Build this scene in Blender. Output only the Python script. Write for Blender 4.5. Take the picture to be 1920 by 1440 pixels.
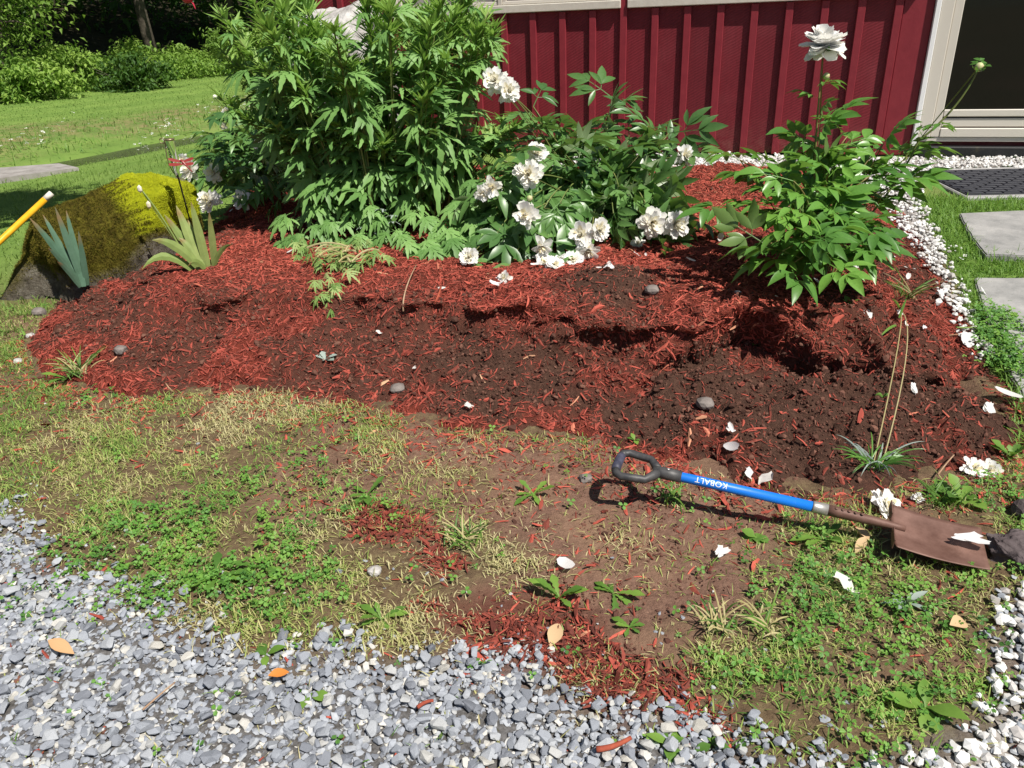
import bpy, bmesh, math, random
import numpy as np
from mathutils import Vector, Matrix
from math import radians, sin, cos, pi

for o in list(bpy.data.objects):
    bpy.data.objects.remove(o)
SC = bpy.context.scene
COL = SC.collection
rng = np.random.default_rng(11)

# ------------------------------------------------------------------ camera, sky, sun, exposure
CAM_F, CAM_P, CAM_R, CAM_H = 1442., radians(26), radians(2.6), 1.4
cam_data = bpy.data.cameras.new('camera')
cam_data.sensor_width = 36.0
cam_data.lens = 36.0 * CAM_F / 1920.0
cam_data.clip_start = 0.05
cam_data.clip_end = 500
cam = bpy.data.objects.new('camera', cam_data)
COL.objects.link(cam)
cam.matrix_world = (Matrix.Translation((0, 0, CAM_H)) @ Matrix.Rotation(pi/2 - CAM_P, 4, 'X') @ Matrix.Rotation(-CAM_R, 4, 'Z'))
SC.camera = cam

SUN_EL = radians(57)
SUN_H = np.array([0.66, -0.751])                       # horizontal direction towards the sun
world = bpy.data.worlds.new('World')
SC.world = world
world.use_nodes = True
wn = world.node_tree
bg = wn.nodes['Background']
sky = wn.nodes.new('ShaderNodeTexSky')
sky.sky_type = 'NISHITA'
sky.sun_disc = False
sky.sun_elevation = SUN_EL
sky.sun_rotation = math.atan2(SUN_H[0], SUN_H[1])
wn.links.new(sky.outputs[0], bg.inputs[0])
bg.inputs[1].default_value = 0.055

sun_data = bpy.data.lights.new('sun', 'SUN')
sun_data.energy = 5.0
sun_data.angle = radians(0.5)
sun_data.color = (1.0, 0.95, 0.87)
sun = bpy.data.objects.new('sun', sun_data)
COL.objects.link(sun)
sd = Vector((-SUN_H[0]*cos(SUN_EL), -SUN_H[1]*cos(SUN_EL), -sin(SUN_EL)))
sun.rotation_euler = sd.to_track_quat('-Z', 'Y').to_euler()
sun.location = (6, -8, 16)

SC.view_settings.view_transform = 'Standard'
SC.view_settings.look = 'None'
SC.view_settings.gamma = 1
SC.view_settings.use_curve_mapping = False
SC.view_settings.exposure = 0.43
SC.render.engine = 'CYCLES'
SC.cycles.max_bounces = 6
SC.cycles.transparent_max_bounces = 8

# ------------------------------------------------------------------ maths helpers
CM = np.array(cam.matrix_world.to_3x3())
CO = np.array([0, 0, CAM_H])

def ray(px, py):
    return CM @ np.array([(px - 960)/CAM_F, (720 - py)/CAM_F, -1.])

def at(px, py, z=0.):
    """point of the level z seen at this place of the photograph"""
    d = ray(px, py)
    return CO + d*((z - CAM_H)/d[2])

def aty(px, py, Y):
    d = ray(px, py)
    return CO + d*(Y/d[1])

def project(P):
    c = (np.atleast_2d(P) - CO) @ CM
    z = np.maximum(-c[:, 2], 1e-3)
    return np.stack([960 + CAM_F*c[:, 0]/z, 720 - CAM_F*c[:, 1]/z, -c[:, 2]], 1)

def sstep(a, b, x):
    t = np.clip((x - a)/(b - a), 0, 1)
    return t*t*(3 - 2*t)

def _hash(i, j, seed):
    n = (i*374761393 + j*668265263 + seed*1442695041) & 0xffffffff
    n = ((n ^ (n >> 13))*1274126177) & 0xffffffff
    return ((n ^ (n >> 16)) & 0xffff)/65535.

def vnoise(x, y, seed=0):
    x = np.asarray(x, float); y = np.asarray(y, float)
    i = np.floor(x).astype(np.int64); j = np.floor(y).astype(np.int64)
    u = x - i; v = y - j
    u = u*u*(3 - 2*u); v = v*v*(3 - 2*v)
    a = _hash(i, j, seed); b = _hash(i+1, j, seed); c = _hash(i, j+1, seed); d = _hash(i+1, j+1, seed)
    return (a*(1-u) + b*u)*(1-v) + (c*(1-u) + d*u)*v

def fbm(x, y, f, octv=3, seed=0):
    s = 0.; a = 1.; t = 0.
    for k in range(octv):
        s = s + a*vnoise(np.asarray(x)*f + 17.3*k, np.asarray(y)*f - 9.1*k, seed + k)
        t += a; a *= .5; f *= 2.07
    return s/t                                       # 0..1

def poly_sd(x, y, poly):
    """signed distance to a polygon, positive inside"""
    x = np.asarray(x, float); y = np.asarray(y, float)
    P = np.asarray(poly, float)[:, :2]
    best = np.full(x.shape, 1e9); inside = np.zeros(x.shape, bool)
    for k in range(len(P)):
        ax, ay = P[k]; bx, by = P[(k+1) % len(P)]
        ex, ey = bx-ax, by-ay
        t = np.clip(((x-ax)*ex + (y-ay)*ey)/(ex*ex + ey*ey + 1e-12), 0, 1)
        best = np.minimum(best, (x-ax-t*ex)**2 + (y-ay-t*ey)**2)
        cond = ((ay > y) != (by > y))
        xi = ax + (y-ay)*ex/np.where(abs(ey) < 1e-12, 1e-12, ey)
        inside ^= cond & (x < xi)
    d = np.sqrt(best)
    return np.where(inside, d, -d)

def pxpoly(pts):
    return [at(p[0], p[1], p[2] if len(p) > 2 else 0.) for p in pts]

# ------------------------------------------------------------------ mesh helpers
def mesh_np(name, V, F, mats, rnd=None, smooth=False, matidx=None, attrs=None):
    V = np.asarray(V, np.float32); F = np.asarray(F, np.int32)
    me = bpy.data.meshes.new(name)
    n, k = F.shape
    me.vertices.add(len(V)); me.vertices.foreach_set('co', V.ravel())
    me.loops.add(n*k); me.loops.foreach_set('vertex_index', F.ravel())
    me.polygons.add(n)
    me.polygons.foreach_set('loop_start', np.arange(0, n*k, k, dtype=np.int32))
    me.polygons.foreach_set('loop_total', np.full(n, k, np.int32))
    me.polygons.foreach_set('use_smooth', np.full(n, smooth, bool))
    if not isinstance(mats, (list, tuple)): mats = [mats]
    for m in mats: me.materials.append(m)
    if matidx is not None: me.polygons.foreach_set('material_index', np.asarray(matidx, np.int32))
    if rnd is not None:
        a = me.attributes.new('rnd', 'FLOAT', 'POINT'); a.data.foreach_set('value', np.asarray(rnd, np.float32))
    if rnd is not None:
        a = me.attributes.new('own', 'FLOAT', 'POINT'); a.data.foreach_set('value', np.ones(len(V), np.float32))
    for kx, vals in (attrs or {}).items():
        a = me.attributes.new(kx, 'FLOAT', 'POINT'); a.data.foreach_set('value', np.asarray(vals, np.float32))
    me.update(calc_edges=True)
    me.validate()
    return me

def link(name, me, parent=None, M=None, label=None, cat=None, group=None, kind=None):
    o = bpy.data.objects.new(name, me)
    COL.objects.link(o)
    if M is not None: o.matrix_basis = Matrix(M) if not isinstance(M, Matrix) else M
    if parent is not None: o.parent = parent
    if label: o['label'] = label
    if cat: o['category'] = cat
    if group: o['group'] = group
    if kind: o['kind'] = kind
    return o

def thing(name, label, cat, loc=(0, 0, 0), group=None):
    o = link(name, None, None, Matrix.Translation(Vector(loc)), label, cat, group)
    o.empty_display_size = .05
    return o

def part(name, V, F, mat, parent, rnd=None, smooth=False, label=None, kind=None, world=True):
    """mesh part; world coordinates are moved into the parent's frame"""
    V = np.asarray(V, float)
    if world and parent is not None:
        V = to_local(V, parent)
    return link(name, mesh_np(name, V, F, mat, rnd, smooth), parent, label=label, kind=kind)

def wm(o):
    M = o.matrix_basis.copy()
    while o.parent is not None:
        o = o.parent; M = o.matrix_basis @ M
    return M

def to_local(V, parent):
    Mi = np.array(wm(parent).inverted())
    return np.asarray(V) @ Mi[:3, :3].T + Mi[:3, 3]

def join(parts):
    Vs, Fs, o = [], [], 0
    for V, F in parts:
        Vs.append(np.asarray(V, float)); Fs.append(np.asarray(F, int) + o); o += len(V)
    return np.vstack(Vs), np.vstack(Fs)

def frames(X, up):
    X = X/np.linalg.norm(X, axis=1, keepdims=True)
    up = np.broadcast_to(np.asarray(up, float), X.shape)
    Y = np.cross(up, X); ln = np.linalg.norm(Y, axis=1, keepdims=True)
    Y = np.where(ln > 1e-4, Y/np.maximum(ln, 1e-6), np.array([[0., 1., 0.]]))
    Z = np.cross(X, Y)
    return np.stack([X, Y, Z], 2)

def inst(tV, tF, pos, R, S):
    """N copies of a template as one vertex and face array"""
    N, n = len(pos), len(tV)
    S = np.asarray(S, float)
    if S.ndim == 1: S = np.repeat(S[:, None], 3, 1)
    P = tV[None]*S[:, None, :]
    P = np.einsum('nij,nkj->nki', R, P) + pos[:, None, :]
    F = tF[None] + (np.arange(N)*n)[:, None, None]
    return P.reshape(-1, 3), F.reshape(-1, tF.shape[1])

def inst_multi(temps, pos, R, S, rnd):
    """spread over several templates; returns V, F, rnd per vertex"""
    k = rng.integers(0, len(temps), len(pos)); out = []; rr = []
    S = np.asarray(S, float)
    for t, (tV, tF) in enumerate(temps):
        m = k == t
        if m.any():
            out.append(inst(tV, tF, pos[m], R[m], S[m])); rr.append(np.repeat(rnd[m], len(tV)))
    V, F = join(out)
    return V, F, np.concatenate(rr)

def mat4(R, p, s=1.):
    M = np.eye(4); s = np.asarray(s, float)
    M[:3, :3] = R*s; M[:3, 3] = p
    return Matrix(M.tolist())

def tube(pts, rad, sides=6, cap=True):
    P = np.asarray(pts, float); n = len(P)
    rad = np.broadcast_to(np.asarray(rad, float), (n,))
    T = np.gradient(P, axis=0); T /= np.maximum(np.linalg.norm(T, axis=1, keepdims=True), 1e-9)
    ref = np.array([0, 0, 1.]) if abs(T[:, 2]).mean() < .8 else np.array([1., 0, 0])
    A = np.cross(T, ref); A /= np.maximum(np.linalg.norm(A, axis=1, keepdims=True), 1e-9)
    B = np.cross(T, A)
    an = np.arange(sides)*2*pi/sides
    V = (P[:, None, :] + rad[:, None, None]*(np.cos(an)[None, :, None]*A[:, None, :] + np.sin(an)[None, :, None]*B[:, None, :])).reshape(-1, 3)
    F = []
    for i in range(n-1):
        for j in range(sides):
            F.append((i*sides+j, i*sides+(j+1) % sides, (i+1)*sides+(j+1) % sides, (i+1)*sides+j))
    if cap:
        V = np.vstack([V, P[0], P[-1]]); a, b = n*sides, n*sides+1
        for j in range(0, sides, 2):
            F.append((a, (j+2) % sides, j+1, j)); F.append((b, (n-1)*sides+j, (n-1)*sides+j+1, (n-1)*sides+(j+2) % sides))
    return V, np.array(F)

def box(x0, x1, y0, y1, z0, z1):
    V = np.array([(x, y, z) for z in (z0, z1) for y in (y0, y1) for x in (x0, x1)], float)
    F = np.array([(0, 2, 3, 1), (4, 5, 7, 6), (0, 1, 5, 4), (2, 6, 7, 3), (0, 4, 6, 2), (1, 3, 7, 5)])
    return V, F

def bevel_box(name, x0, x1, y0, y1, z0, z1, b=.004):
    bm = bmesh.new()
    V, F = box(x0, x1, y0, y1, z0, z1)
    vs = [bm.verts.new(v) for v in V]
    for f in F: bm.faces.new([vs[i] for i in f])
    bmesh.ops.recalc_face_normals(bm, faces=bm.faces)
    bmesh.ops.bevel(bm, geom=bm.edges[:], offset=b, segments=1, affect='EDGES')
    me = bpy.data.meshes.new(name); bm.to_mesh(me); bm.free()
    return me

def bpart(name, parent, mat, x0, x1, y0, y1, z0, z1, b=.004, label=None):
    me = bevel_box(name, x0, x1, y0, y1, z0, z1, b); me.materials.append(mat)
    return link(name, me, parent, label=label)

def hull_stone(n, flat, seed, pw=1.):
    r = np.random.default_rng(seed)
    P = r.normal(size=(n, 3)); P /= np.linalg.norm(P, axis=1, keepdims=True)
    P = np.sign(P)*abs(P)**pw
    P *= np.array([1, r.uniform(.65, .95), flat*r.uniform(.8, 1.2)])*.5
    bm = bmesh.new()
    for p in P: bm.verts.new(p)
    res = bmesh.ops.convex_hull(bm, input=bm.verts[:])
    loose = [v for v in bm.verts if not v.link_faces]
    for v in loose: bm.verts.remove(v)
    bm.verts.index_update()
    V = np.array([v.co[:] for v in bm.verts]); F = np.array([[v.index for v in f.verts] for f in bm.faces if len(f.verts) == 3])
    bm.free()
    return V, F

def ico(sub, seed, amp=.2, scale=(1, 1, 1)):
    bm = bmesh.new(); bmesh.ops.create_icosphere(bm, subdivisions=sub, radius=.5)
    V = np.array([v.co[:] for v in bm.verts]); F = np.array([[v.index for v in f.verts] for f in bm.faces]); bm.free()
    r = np.random.default_rng(seed); K = r.normal(size=(5, 3))*2.6; ph = r.uniform(0, 6, 5)
    d = sum(np.sin(V @ (2*K[i]) + ph[i]) for i in range(5))/5
    return V*(1 + amp*d)[:, None]*np.array(scale), F

# ------------------------------------------------------------------ materials
def new_mat(name):
    m = bpy.data.materials.new(name); m.use_nodes = True
    nt = m.node_tree
    return m, nt, nt.nodes['Principled BSDF'], nt.nodes['Material Output']

def N(nt, typ, **kw):
    n = nt.nodes.new(typ)
    for k, v in kw.items():
        if hasattr(n, k): setattr(n, k, v)
        else: n.inputs[k].default_value = v
    return n

def ramp(nt, fac, stops):
    r = nt.nodes.new('ShaderNodeValToRGB')
    cr = r.color_ramp
    while len(cr.elements) < len(stops): cr.elements.new(.5)
    for e, (p, c) in zip(cr.elements, stops):
        e.position = p; e.color = (*c, 1)
    nt.links.new(fac, r.inputs[0])
    return r.outputs[0]

def noise(nt, scale, detail=4, rough=.6, coord='Object', dist=0., scalev=None):
    tc = nt.nodes.new('ShaderNodeTexCoord')
    n = N(nt, 'ShaderNodeTexNoise'); n.inputs['Scale'].default_value = scale
    n.inputs['Detail'].default_value = detail; n.inputs['Roughness'].default_value = rough; n.inputs['Distortion'].default_value = dist
    src = tc.outputs[coord]
    if scalev:
        mp = nt.nodes.new('ShaderNodeMapping'); mp.inputs['Scale'].default_value = scalev
        nt.links.new(src, mp.inputs[0]); src = mp.outputs[0]
    nt.links.new(src, n.inputs['Vector'])
    return n.outputs['Fac']

def mixc(nt, fac, a, b, mode='MIX'):
    m = nt.nodes.new('ShaderNodeMix'); m.data_type = 'RGBA'; m.blend_type = mode
    for sock, v in ((m.inputs[0], fac), (m.inputs[6], a), (m.inputs[7], b)):
        if isinstance(v, (int, float)): sock.default_value = v
        elif isinstance(v, tuple): sock.default_value = (*v, 1)
        else: nt.links.new(v, sock)
    return m.outputs[2]

def math_(nt, op, a, b=0.):
    m = nt.nodes.new('ShaderNodeMath'); m.operation = op
    for s, v in ((m.inputs[0], a), (m.inputs[1], b)):
        if isinstance(v, (int, float)): s.default_value = v
        else: nt.links.new(v, s)
    return m.outputs[0]

def bump(nt, bs, h, strength=.3, dist=.01):
    b = nt.nodes.new('ShaderNodeBump'); b.inputs['Strength'].default_value = strength; b.inputs['Distance'].default_value = dist
    nt.links.new(h, b.inputs['Height']); nt.links.new(b.outputs[0], bs.inputs['Normal'])

def attr(nt, name):
    a = nt.nodes.new('ShaderNodeAttribute'); a.attribute_name = name
    return a.outputs['Fac']

def rnd_value(nt):
    oi = nt.nodes.new('ShaderNodeObjectInfo')
    return math_(nt, 'ADD', attr(nt, 'rnd'), math_(nt, 'MULTIPLY', oi.outputs['Random'], math_(nt, 'SUBTRACT', 1., attr(nt, 'own'))))

def piece_mat(name, stops, rough=.8, spec=.3, grain=None, bumps=None, jitter=.35):
    m, nt, bs, out = new_mat(name)
    c = ramp(nt, rnd_value(nt), stops)
    if grain:
        g = noise(nt, grain, 4, .65)
        c = mixc(nt, jitter, c, ramp(nt, g, [(.25, (.35, .35, .35)), (.7, (1.35, 1.35, 1.35))]), 'MULTIPLY')
    nt.links.new(c, bs.inputs['Base Color'])
    bs.inputs['Roughness'].default_value = rough; bs.inputs['Specular IOR Level'].default_value = spec
    if bumps: bump(nt, bs, noise(nt, bumps, 4), .4, .004)
    return m

def leaf_mat(name, stops, rough=.45, spec=.4, transl=.35, under=None, tcol=(.25, .45, .05), veins=0.):
    m, nt, bs, out = new_mat(name)
    c = ramp(nt, rnd_value(nt), stops)
    if veins:
        g = noise(nt, veins, 3, .6)
        c = mixc(nt, .5, c, ramp(nt, g, [(.3, (.7, .75, .6)), (.7, (1.2, 1.15, 1.1))]), 'MULTIPLY')
    c = mixc(nt, attr(nt, 'tip'), c, (.34, .20, .09))
    geo = nt.nodes.new('ShaderNodeNewGeometry')
    cc = c
    if under: cc = mixc(nt, geo.outputs['Backfacing'], c, under)
    nt.links.new(cc, bs.inputs['Base Color'])
    bs.inputs['Roughness'].default_value = rough; bs.inputs['Specular IOR Level'].default_value = spec
    tr = nt.nodes.new('ShaderNodeBsdfTranslucent')
    nt.links.new(mixc(nt, .5, c, tcol), tr.inputs[0])
    mx = nt.nodes.new('ShaderNodeMixShader'); mx.inputs[0].default_value = transl
    nt.links.new(bs.outputs[0], mx.inputs[1]); nt.links.new(tr.outputs[0], mx.inputs[2])
    nt.links.new(mx.outputs[0], out.inputs[0])
    return m

def plain_mat(name, col, rough=.6, spec=.4, metal=0., var=None, bumps=None, coat=0.):
    m, nt, bs, out = new_mat(name)
    if var:
        sc, c2, lo, hi = var
        f = noise(nt, sc, 5, .65)
        nt.links.new(ramp(nt, f, [(lo, col), (hi, c2)]), bs.inputs['Base Color'])
    else: bs.inputs['Base Color'].default_value = (*col, 1)
    bs.inputs['Roughness'].default_value = rough; bs.inputs['Specular IOR Level'].default_value = spec; bs.inputs['Metallic'].default_value = metal
    bs.inputs['Coat Weight'].default_value = coat
    if bumps: bump(nt, bs, noise(nt, bumps[0], 5, .65), bumps[1], bumps[2])
    return m

M_CHIP = piece_mat('red_mulch', [(0, (.10, .030, .022)), (.2, (.20, .048, .032)), (.5, (.33, .064, .044)), (.86, (.46, .10, .066)), (.95, (.52, .2, .12)), (1, (.55, .34, .2))], .85, .25, 90, None, .4)
M_CLOD = piece_mat('soil_crumb', [(0, (.055, .027, .02)), (.6, (.12, .056, .041)), (1, (.18, .088, .062))], .95, .1, 60, None)
M_GRAVEL = piece_mat('crushed_stone', [(0, (.16, .17, .195)), (.25, (.245, .262, .296)), (.55, (.315, .335, .37)), (.82, (.385, .40, .42)), (.94, (.46, .44, .39)), (1, (.58, .56, .52))], .75, .35, 28, 60, .45)
M_PEBBLE = piece_mat('white_pebble', [(0, (.34, .31, .29)), (.2, (.50, .48, .46)), (.6, (.64, .63, .61)), (1, (.74, .73, .71))], .6, .4, 30, None, .25)
M_GRASS = leaf_mat('grass_blade', [(0, (.60, .53, .29)), (.3, (.50, .48, .19)), (.55, (.34, .43, .11)), (.8, (.21, .36, .07)), (1, (.12, .26, .05))], .55, .3, .35)
M_LAWN = leaf_mat('lawn_blade', [(0, (.235, .325, .085)), (.5, (.18, .27, .06)), (1, (.125, .215, .045))], .55, .3, .35)
M_CLOVER = leaf_mat('clover_leaf', [(0, (.20, .36, .06)), (.5, (.13, .30, .05)), (1, (.07, .18, .04))], .5, .35, .3)
M_BIG = leaf_mat('lobed_leaf', [(0, (.23, .41, .125)), (.5, (.175, .335, .095)), (1, (.105, .23, .062))], .5, .35, .3, (.16, .24, .11), veins=30)
M_BIGTIP = leaf_mat('young_leaf', [(0, (.32, .48, .12)), (1, (.21, .37, .08))], .5, .35, .4)
M_PEO_D = leaf_mat('dark_peony_leaf', [(0, (.14, .27, .075)), (.5, (.095, .205, .055)), (1, (.055, .135, .04))], .36, .5, .25, (.17, .24, .11), veins=25)
M_PEO_R = leaf_mat('bright_peony_leaf', [(0, (.18, .37, .065)), (.5, (.115, .27, .05)), (1, (.06, .16, .032))], .34, .5, .32, (.15, .24, .07), veins=25)
M_IRIS_Y = leaf_mat('yellow_green_iris', [(0, (.40, .47, .17)), (1, (.27, .38, .11))], .5, .35, .35, veins=20)
M_IRIS_B = leaf_mat('blue_green_iris', [(0, (.15, .27, .19)), (1, (.09, .18, .12))], .5, .35, .25, veins=20)
M_PETAL = leaf_mat('white_petal', [(0, (.86, .84, .78)), (.5, (.9, .89, .86)), (1, (.92, .92, .92))], .6, .2, .42, tcol=(.95, .95, .92))
M_CREAM = leaf_mat('cream_petal', [(0, (.84, .74, .46)), (.3, (.9, .87, .74)), (1, (.92, .91, .87))], .6, .2, .3, tcol=(.9, .85, .6))
M_STEM = plain_mat('green_stem', (.12, .17, .04), .5, .4, var=(12, (.2, .2, .07), .35, .7))
M_STEMR = plain_mat('reddish_stem', (.22, .13, .05), .5, .4, var=(10, (.16, .22, .06), .4, .65))
M_DRY = leaf_mat('dry_stalk', [(0, (.42, .36, .16)), (1, (.5, .44, .24))], .7, .2, .2)
M_WEED = leaf_mat('weed_leaf', [(0, (.20, .34, .06)), (.5, (.13, .26, .045)), (1, (.08, .18, .035))], .5, .35, .35, veins=30)
M_SILVER = leaf_mat('silver_leaf', [(0, (.34, .40, .36)), (1, (.25, .32, .27))], .7, .2, .2)
M_WOOD1 = leaf_mat('forest_leaf', [(0, (.09, .18, .03)), (.5, (.05, .115, .02)), (1, (.02, .055, .011))], .55, .3, .3)  # dark green, darkened further to stand in for shade inside the wood
M_WOOD2 = leaf_mat('light_forest_leaf', [(0, (.26, .38, .07)), (.5, (.18, .30, .05)), (1, (.10, .19, .03))], .55, .3, .4)
M_SHRUB = leaf_mat('shrub_leaf', [(0, (.30, .43, .08)), (.5, (.19, .32, .05)), (1, (.08, .18, .03))], .55, .3, .35)
M_BARK = plain_mat('bark', (.05, .042, .033), .95, .1, var=(8, (.13, .11, .085), .35, .7), bumps=(14, .6, .03))

# ------------------------------------------------------------------ layout outlines, measured on the ground
BED = pxpoly([(40, 650), (75, 712), (180, 735), (280, 748), (420, 740), (560, 738), (690, 768), (830, 806), (960, 816), (1090, 822), (1200, 850), (1290, 880),
              (1450, 922), (1560, 932), (1700, 905), (1850, 890), (1905, 830), (1900, 720, .03), (1850, 662, .04), (1812, 600, .05), (1770, 520, .07),
              (1715, 430, .09), (1690, 372, .09), (1640, 345, .1), (1450, 326, .1), (1250, 322, .1), (1040, 322, .1), (800, 312, .1), (560, 332, .1), (440, 345, .1), (390, 400, .12),
              (300, 440, .12), (200, 500, .1), (100, 556, .05)])
DIG = pxpoly([(840, 590, .2), (1000, 606, .2), (1110, 640, .2), (1200, 672, .16), (1300, 640, .16), (1380, 604, .17), (1450, 612, .18), (1530, 617, .19), (1620, 614, .19), (1690, 634, .18), (1740, 618, .18), (1800, 644, .17), (1862, 690, .1),
              (1895, 800, .03), (1850, 875), (1700, 900), (1560, 925), (1450, 915), (1290, 875), (1200, 850), (1080, 815), (960, 815), (830, 806), (770, 760), (760, 680, .1)])
BARE = pxpoly([(690, 770), (830, 800), (1100, 815), (1300, 870), (1560, 925), (1800, 900), (1780, 930), (1640, 950), (1500, 985), (1440, 1040), (1420, 1120), (1330, 1170), (1330, 1280), (1290, 1330), (1170, 1330), (1040, 1260), (900, 1250),
               (830, 1180), (900, 1120), (1010, 1060), (960, 1010), (830, 1040), (700, 1010), (650, 975), (800, 950), (900, 900), (800, 870), (760, 830)])
GRAVEL = pxpoly([(-500, 900), (-120, 920), (20, 960), (60, 1010), (140, 1090), (260, 1155), (400, 1190), (480, 1228), (560, 1245), (640, 1215), (740, 1235), (860, 1240), (1000, 1275), (1070, 1320), (1160, 1350), (1290, 1330), (1400, 1365), (1450, 1415), (1560, 1425), (1640, 1460), (1700, 1700), (-400, 1900), (-1400, 1200)])
CORNER = pxpoly([(1620, 1450), (1660, 1425), (1740, 1395), (1810, 1350), (1865, 1300), (1885, 1210), (1870, 1140), (1920, 1105), (2150, 1080), (2200, 1600), (1640, 1560)])
STRIP = pxpoly([(980, 296, .1), (1290, 289, .1), (1720, 300, .1), (1930, 297, .1), (1980, 314, .1), (1740, 322, .1), (1712, 350, .1), (1728, 400, .08), (1760, 450, .08), (1786, 500, .07), (1808, 560, .06), (1826, 620, .05), (1850, 660, .04), (1800, 600, .05), (1755, 530, .07), (1700, 440, .09), (1640, 352, .1), (1450, 330, .1), (1250, 330, .1), (980, 330, .1)])
BOARD_SIDE = pxpoly([(1700, 372, .09), (2600, 360, .09), (2600, 900, 0), (1930, 900, 0), (1890, 720, .03), (1835, 640, .04), (1800, 540, .06), (1755, 450, .08)])
REDPATCH = [pxpoly([(690, 960), (800, 955), (850, 1000), (830, 1050), (760, 1020), (700, 1000)]), pxpoly([(800, 1150), (1000, 1120), (1180, 1200), (1290, 1260), (1310, 1335), (1180, 1330), (1060, 1290), (1000, 1240), (880, 1190)])]

SA, SDIR = np.array([-5.93, 11.21]), np.array([.54, .8417])
SNRM = np.array([-.8417, .54])

def stream_d(x, y):
    return (x-SA[0])*SNRM[0] + (y-SA[1])*SNRM[1]

def ground_h(x, y):
    x = np.asarray(x, float); y = np.asarray(y, float)
    d = stream_d(x, y)
    z = .09*sstep(2.4, 4.4, y)*sstep(-2.6, -.8, x) - .05*sstep(-3, -6, x)
    z = z - .2*sstep(-4.5, -.5, d)
    z = z - .2*np.exp(-(d/.40)**4)
    z = z + .2*sstep(.4, 2.6, d) + .1*sstep(3, 9, d)
    z = z + .32*np.maximum(d - 11.5, 0) - .32*np.maximum(d - 45, 0)
    return z + (fbm(x, y, 1.3, 3, 5)-.5)*.03 + (fbm(x, y, 9, 2, 8)-.5)*.012

def mulch_base(x, y):
    """bed height without crumbly relief"""
    x = np.asarray(x, float); y = np.asarray(y, float)
    d = poly_sd(x, y, BED) + (fbm(x, y, 3, 2, 31)-.5)*.12 + (fbm(x, y, 13, 2, 33)-.5)*.07
    g = .09*sstep(2.4, 4.4, y)*sstep(-2.6, -.8, x)
    w = .85 - .25*sstep(.6, 1.6, x)
    df = d + (fbm(x, y, 4.5, 3, 35)-.5)*.26
    prof = .36*sstep(-.02, .42, d) + .46*sstep(.40*w/.85, .66*w/.85, df) + .18*sstep(.6, 1.0, d)
    h = g + (.27 - .9*g)*prof
    m1 = at(1140, 530, .3)
    h = h + .09*np.exp(-(((x-m1[0])/.24)**2 + ((y-m1[1])/.2)**2))
    m2 = at(930, 580, .22)
    h = h + .05*np.exp(-(((x-m2[0])/.2)**2 + ((y-m2[1])/.14)**2))
    m3 = at(1290, 590, .2)
    h = h + .05*np.exp(-(((x-m3[0])/.22)**2 + ((y-m3[1])/.13)**2))
    return d, h

def bed_full(x, y):
    d, h = mulch_base(x, y)
    q = poly_sd(x, y, DIG) + (fbm(x, y, 5, 3, 41)-.5)*.12
    soft = .30 - .255*sstep(.25, .75, x)
    low = .035 + .06*sstep(0, .6, d) + .02*sstep(1.2, .2, x)
    k = sstep(-.01, 1, (q + .02)/soft) if False else np.clip((q+.02)/soft, 0, 1)
    k = k*k*(3-2*k)*sstep(-.02, .06, d)
    h = h*(1-k) + np.minimum(low, h)*k
    # deep hollows under the ledge
    for (px, py, z, rx, ry, dep) in ((1560, 680, .06, .28, .12, .18), (1770, 685, .08, .13, .09, .14), (1845, 740, .04, .07, .06, .05), (1190, 640, .12, .12, .05, .05), (930, 612, .14, .1, .04, .05), (1430, 745, .06, .09, .05, .03)):
        c = at(px, py, z); h = h - dep*np.exp(-(((x-c[0])/rx)**2 + ((y-c[1])/ry)**2))
    inner = sstep(-.04, .12, d)
    dug = np.maximum(k, sstep(.95, .25, d)*sstep(2.5, 1.0, x)*.7)
    h = h + inner*((fbm(x, y, 6.5, 3, 3)-.5)*.075*(.4+dug) + (fbm(x, y, 22, 3, 9)-.5)*(.02 + .045*dug))
    return d, q, k, h

def hgt(x, y):
    """top surface, bed or ground"""
    d, q, k, h = bed_full(x, y)
    g = ground_h(x, y)
    return np.where(d > 0, np.maximum(h, g), g)

def hit(px, py, lift=0.):
    """where the sight line through this place of the photograph meets the ground"""
    r = ray(px, py); r = r/np.linalg.norm(r)
    t = np.linspace(.8, 40, 3000)
    P = CO + t[:, None]*r
    below = P[:, 2] < hgt(P[:, 0], P[:, 1])
    i = int(np.argmax(below)) if below.any() else len(t)-1
    tt = np.linspace(t[max(i-1, 0)], t[i], 12)
    P = CO + tt[:, None]*r
    b = P[:, 2] < hgt(P[:, 0], P[:, 1])
    j = int(np.argmax(b)) if b.any() else 11
    p = P[j].copy(); p[2] = float(hgt(p[0:1], p[1:2])[0]) + lift
    return p

def terrain_normal(x, y, e=.02):
    x = np.asarray(x, float); y = np.asarray(y, float)
    gx = (hgt(x+e, y)-hgt(x-e, y))/(2*e); gy = (hgt(x, y+e)-hgt(x, y-e))/(2*e)
    n = np.stack([-gx, -gy, np.ones_like(gx)], -1)
    return n/np.linalg.norm(n, axis=-1, keepdims=True)

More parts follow.
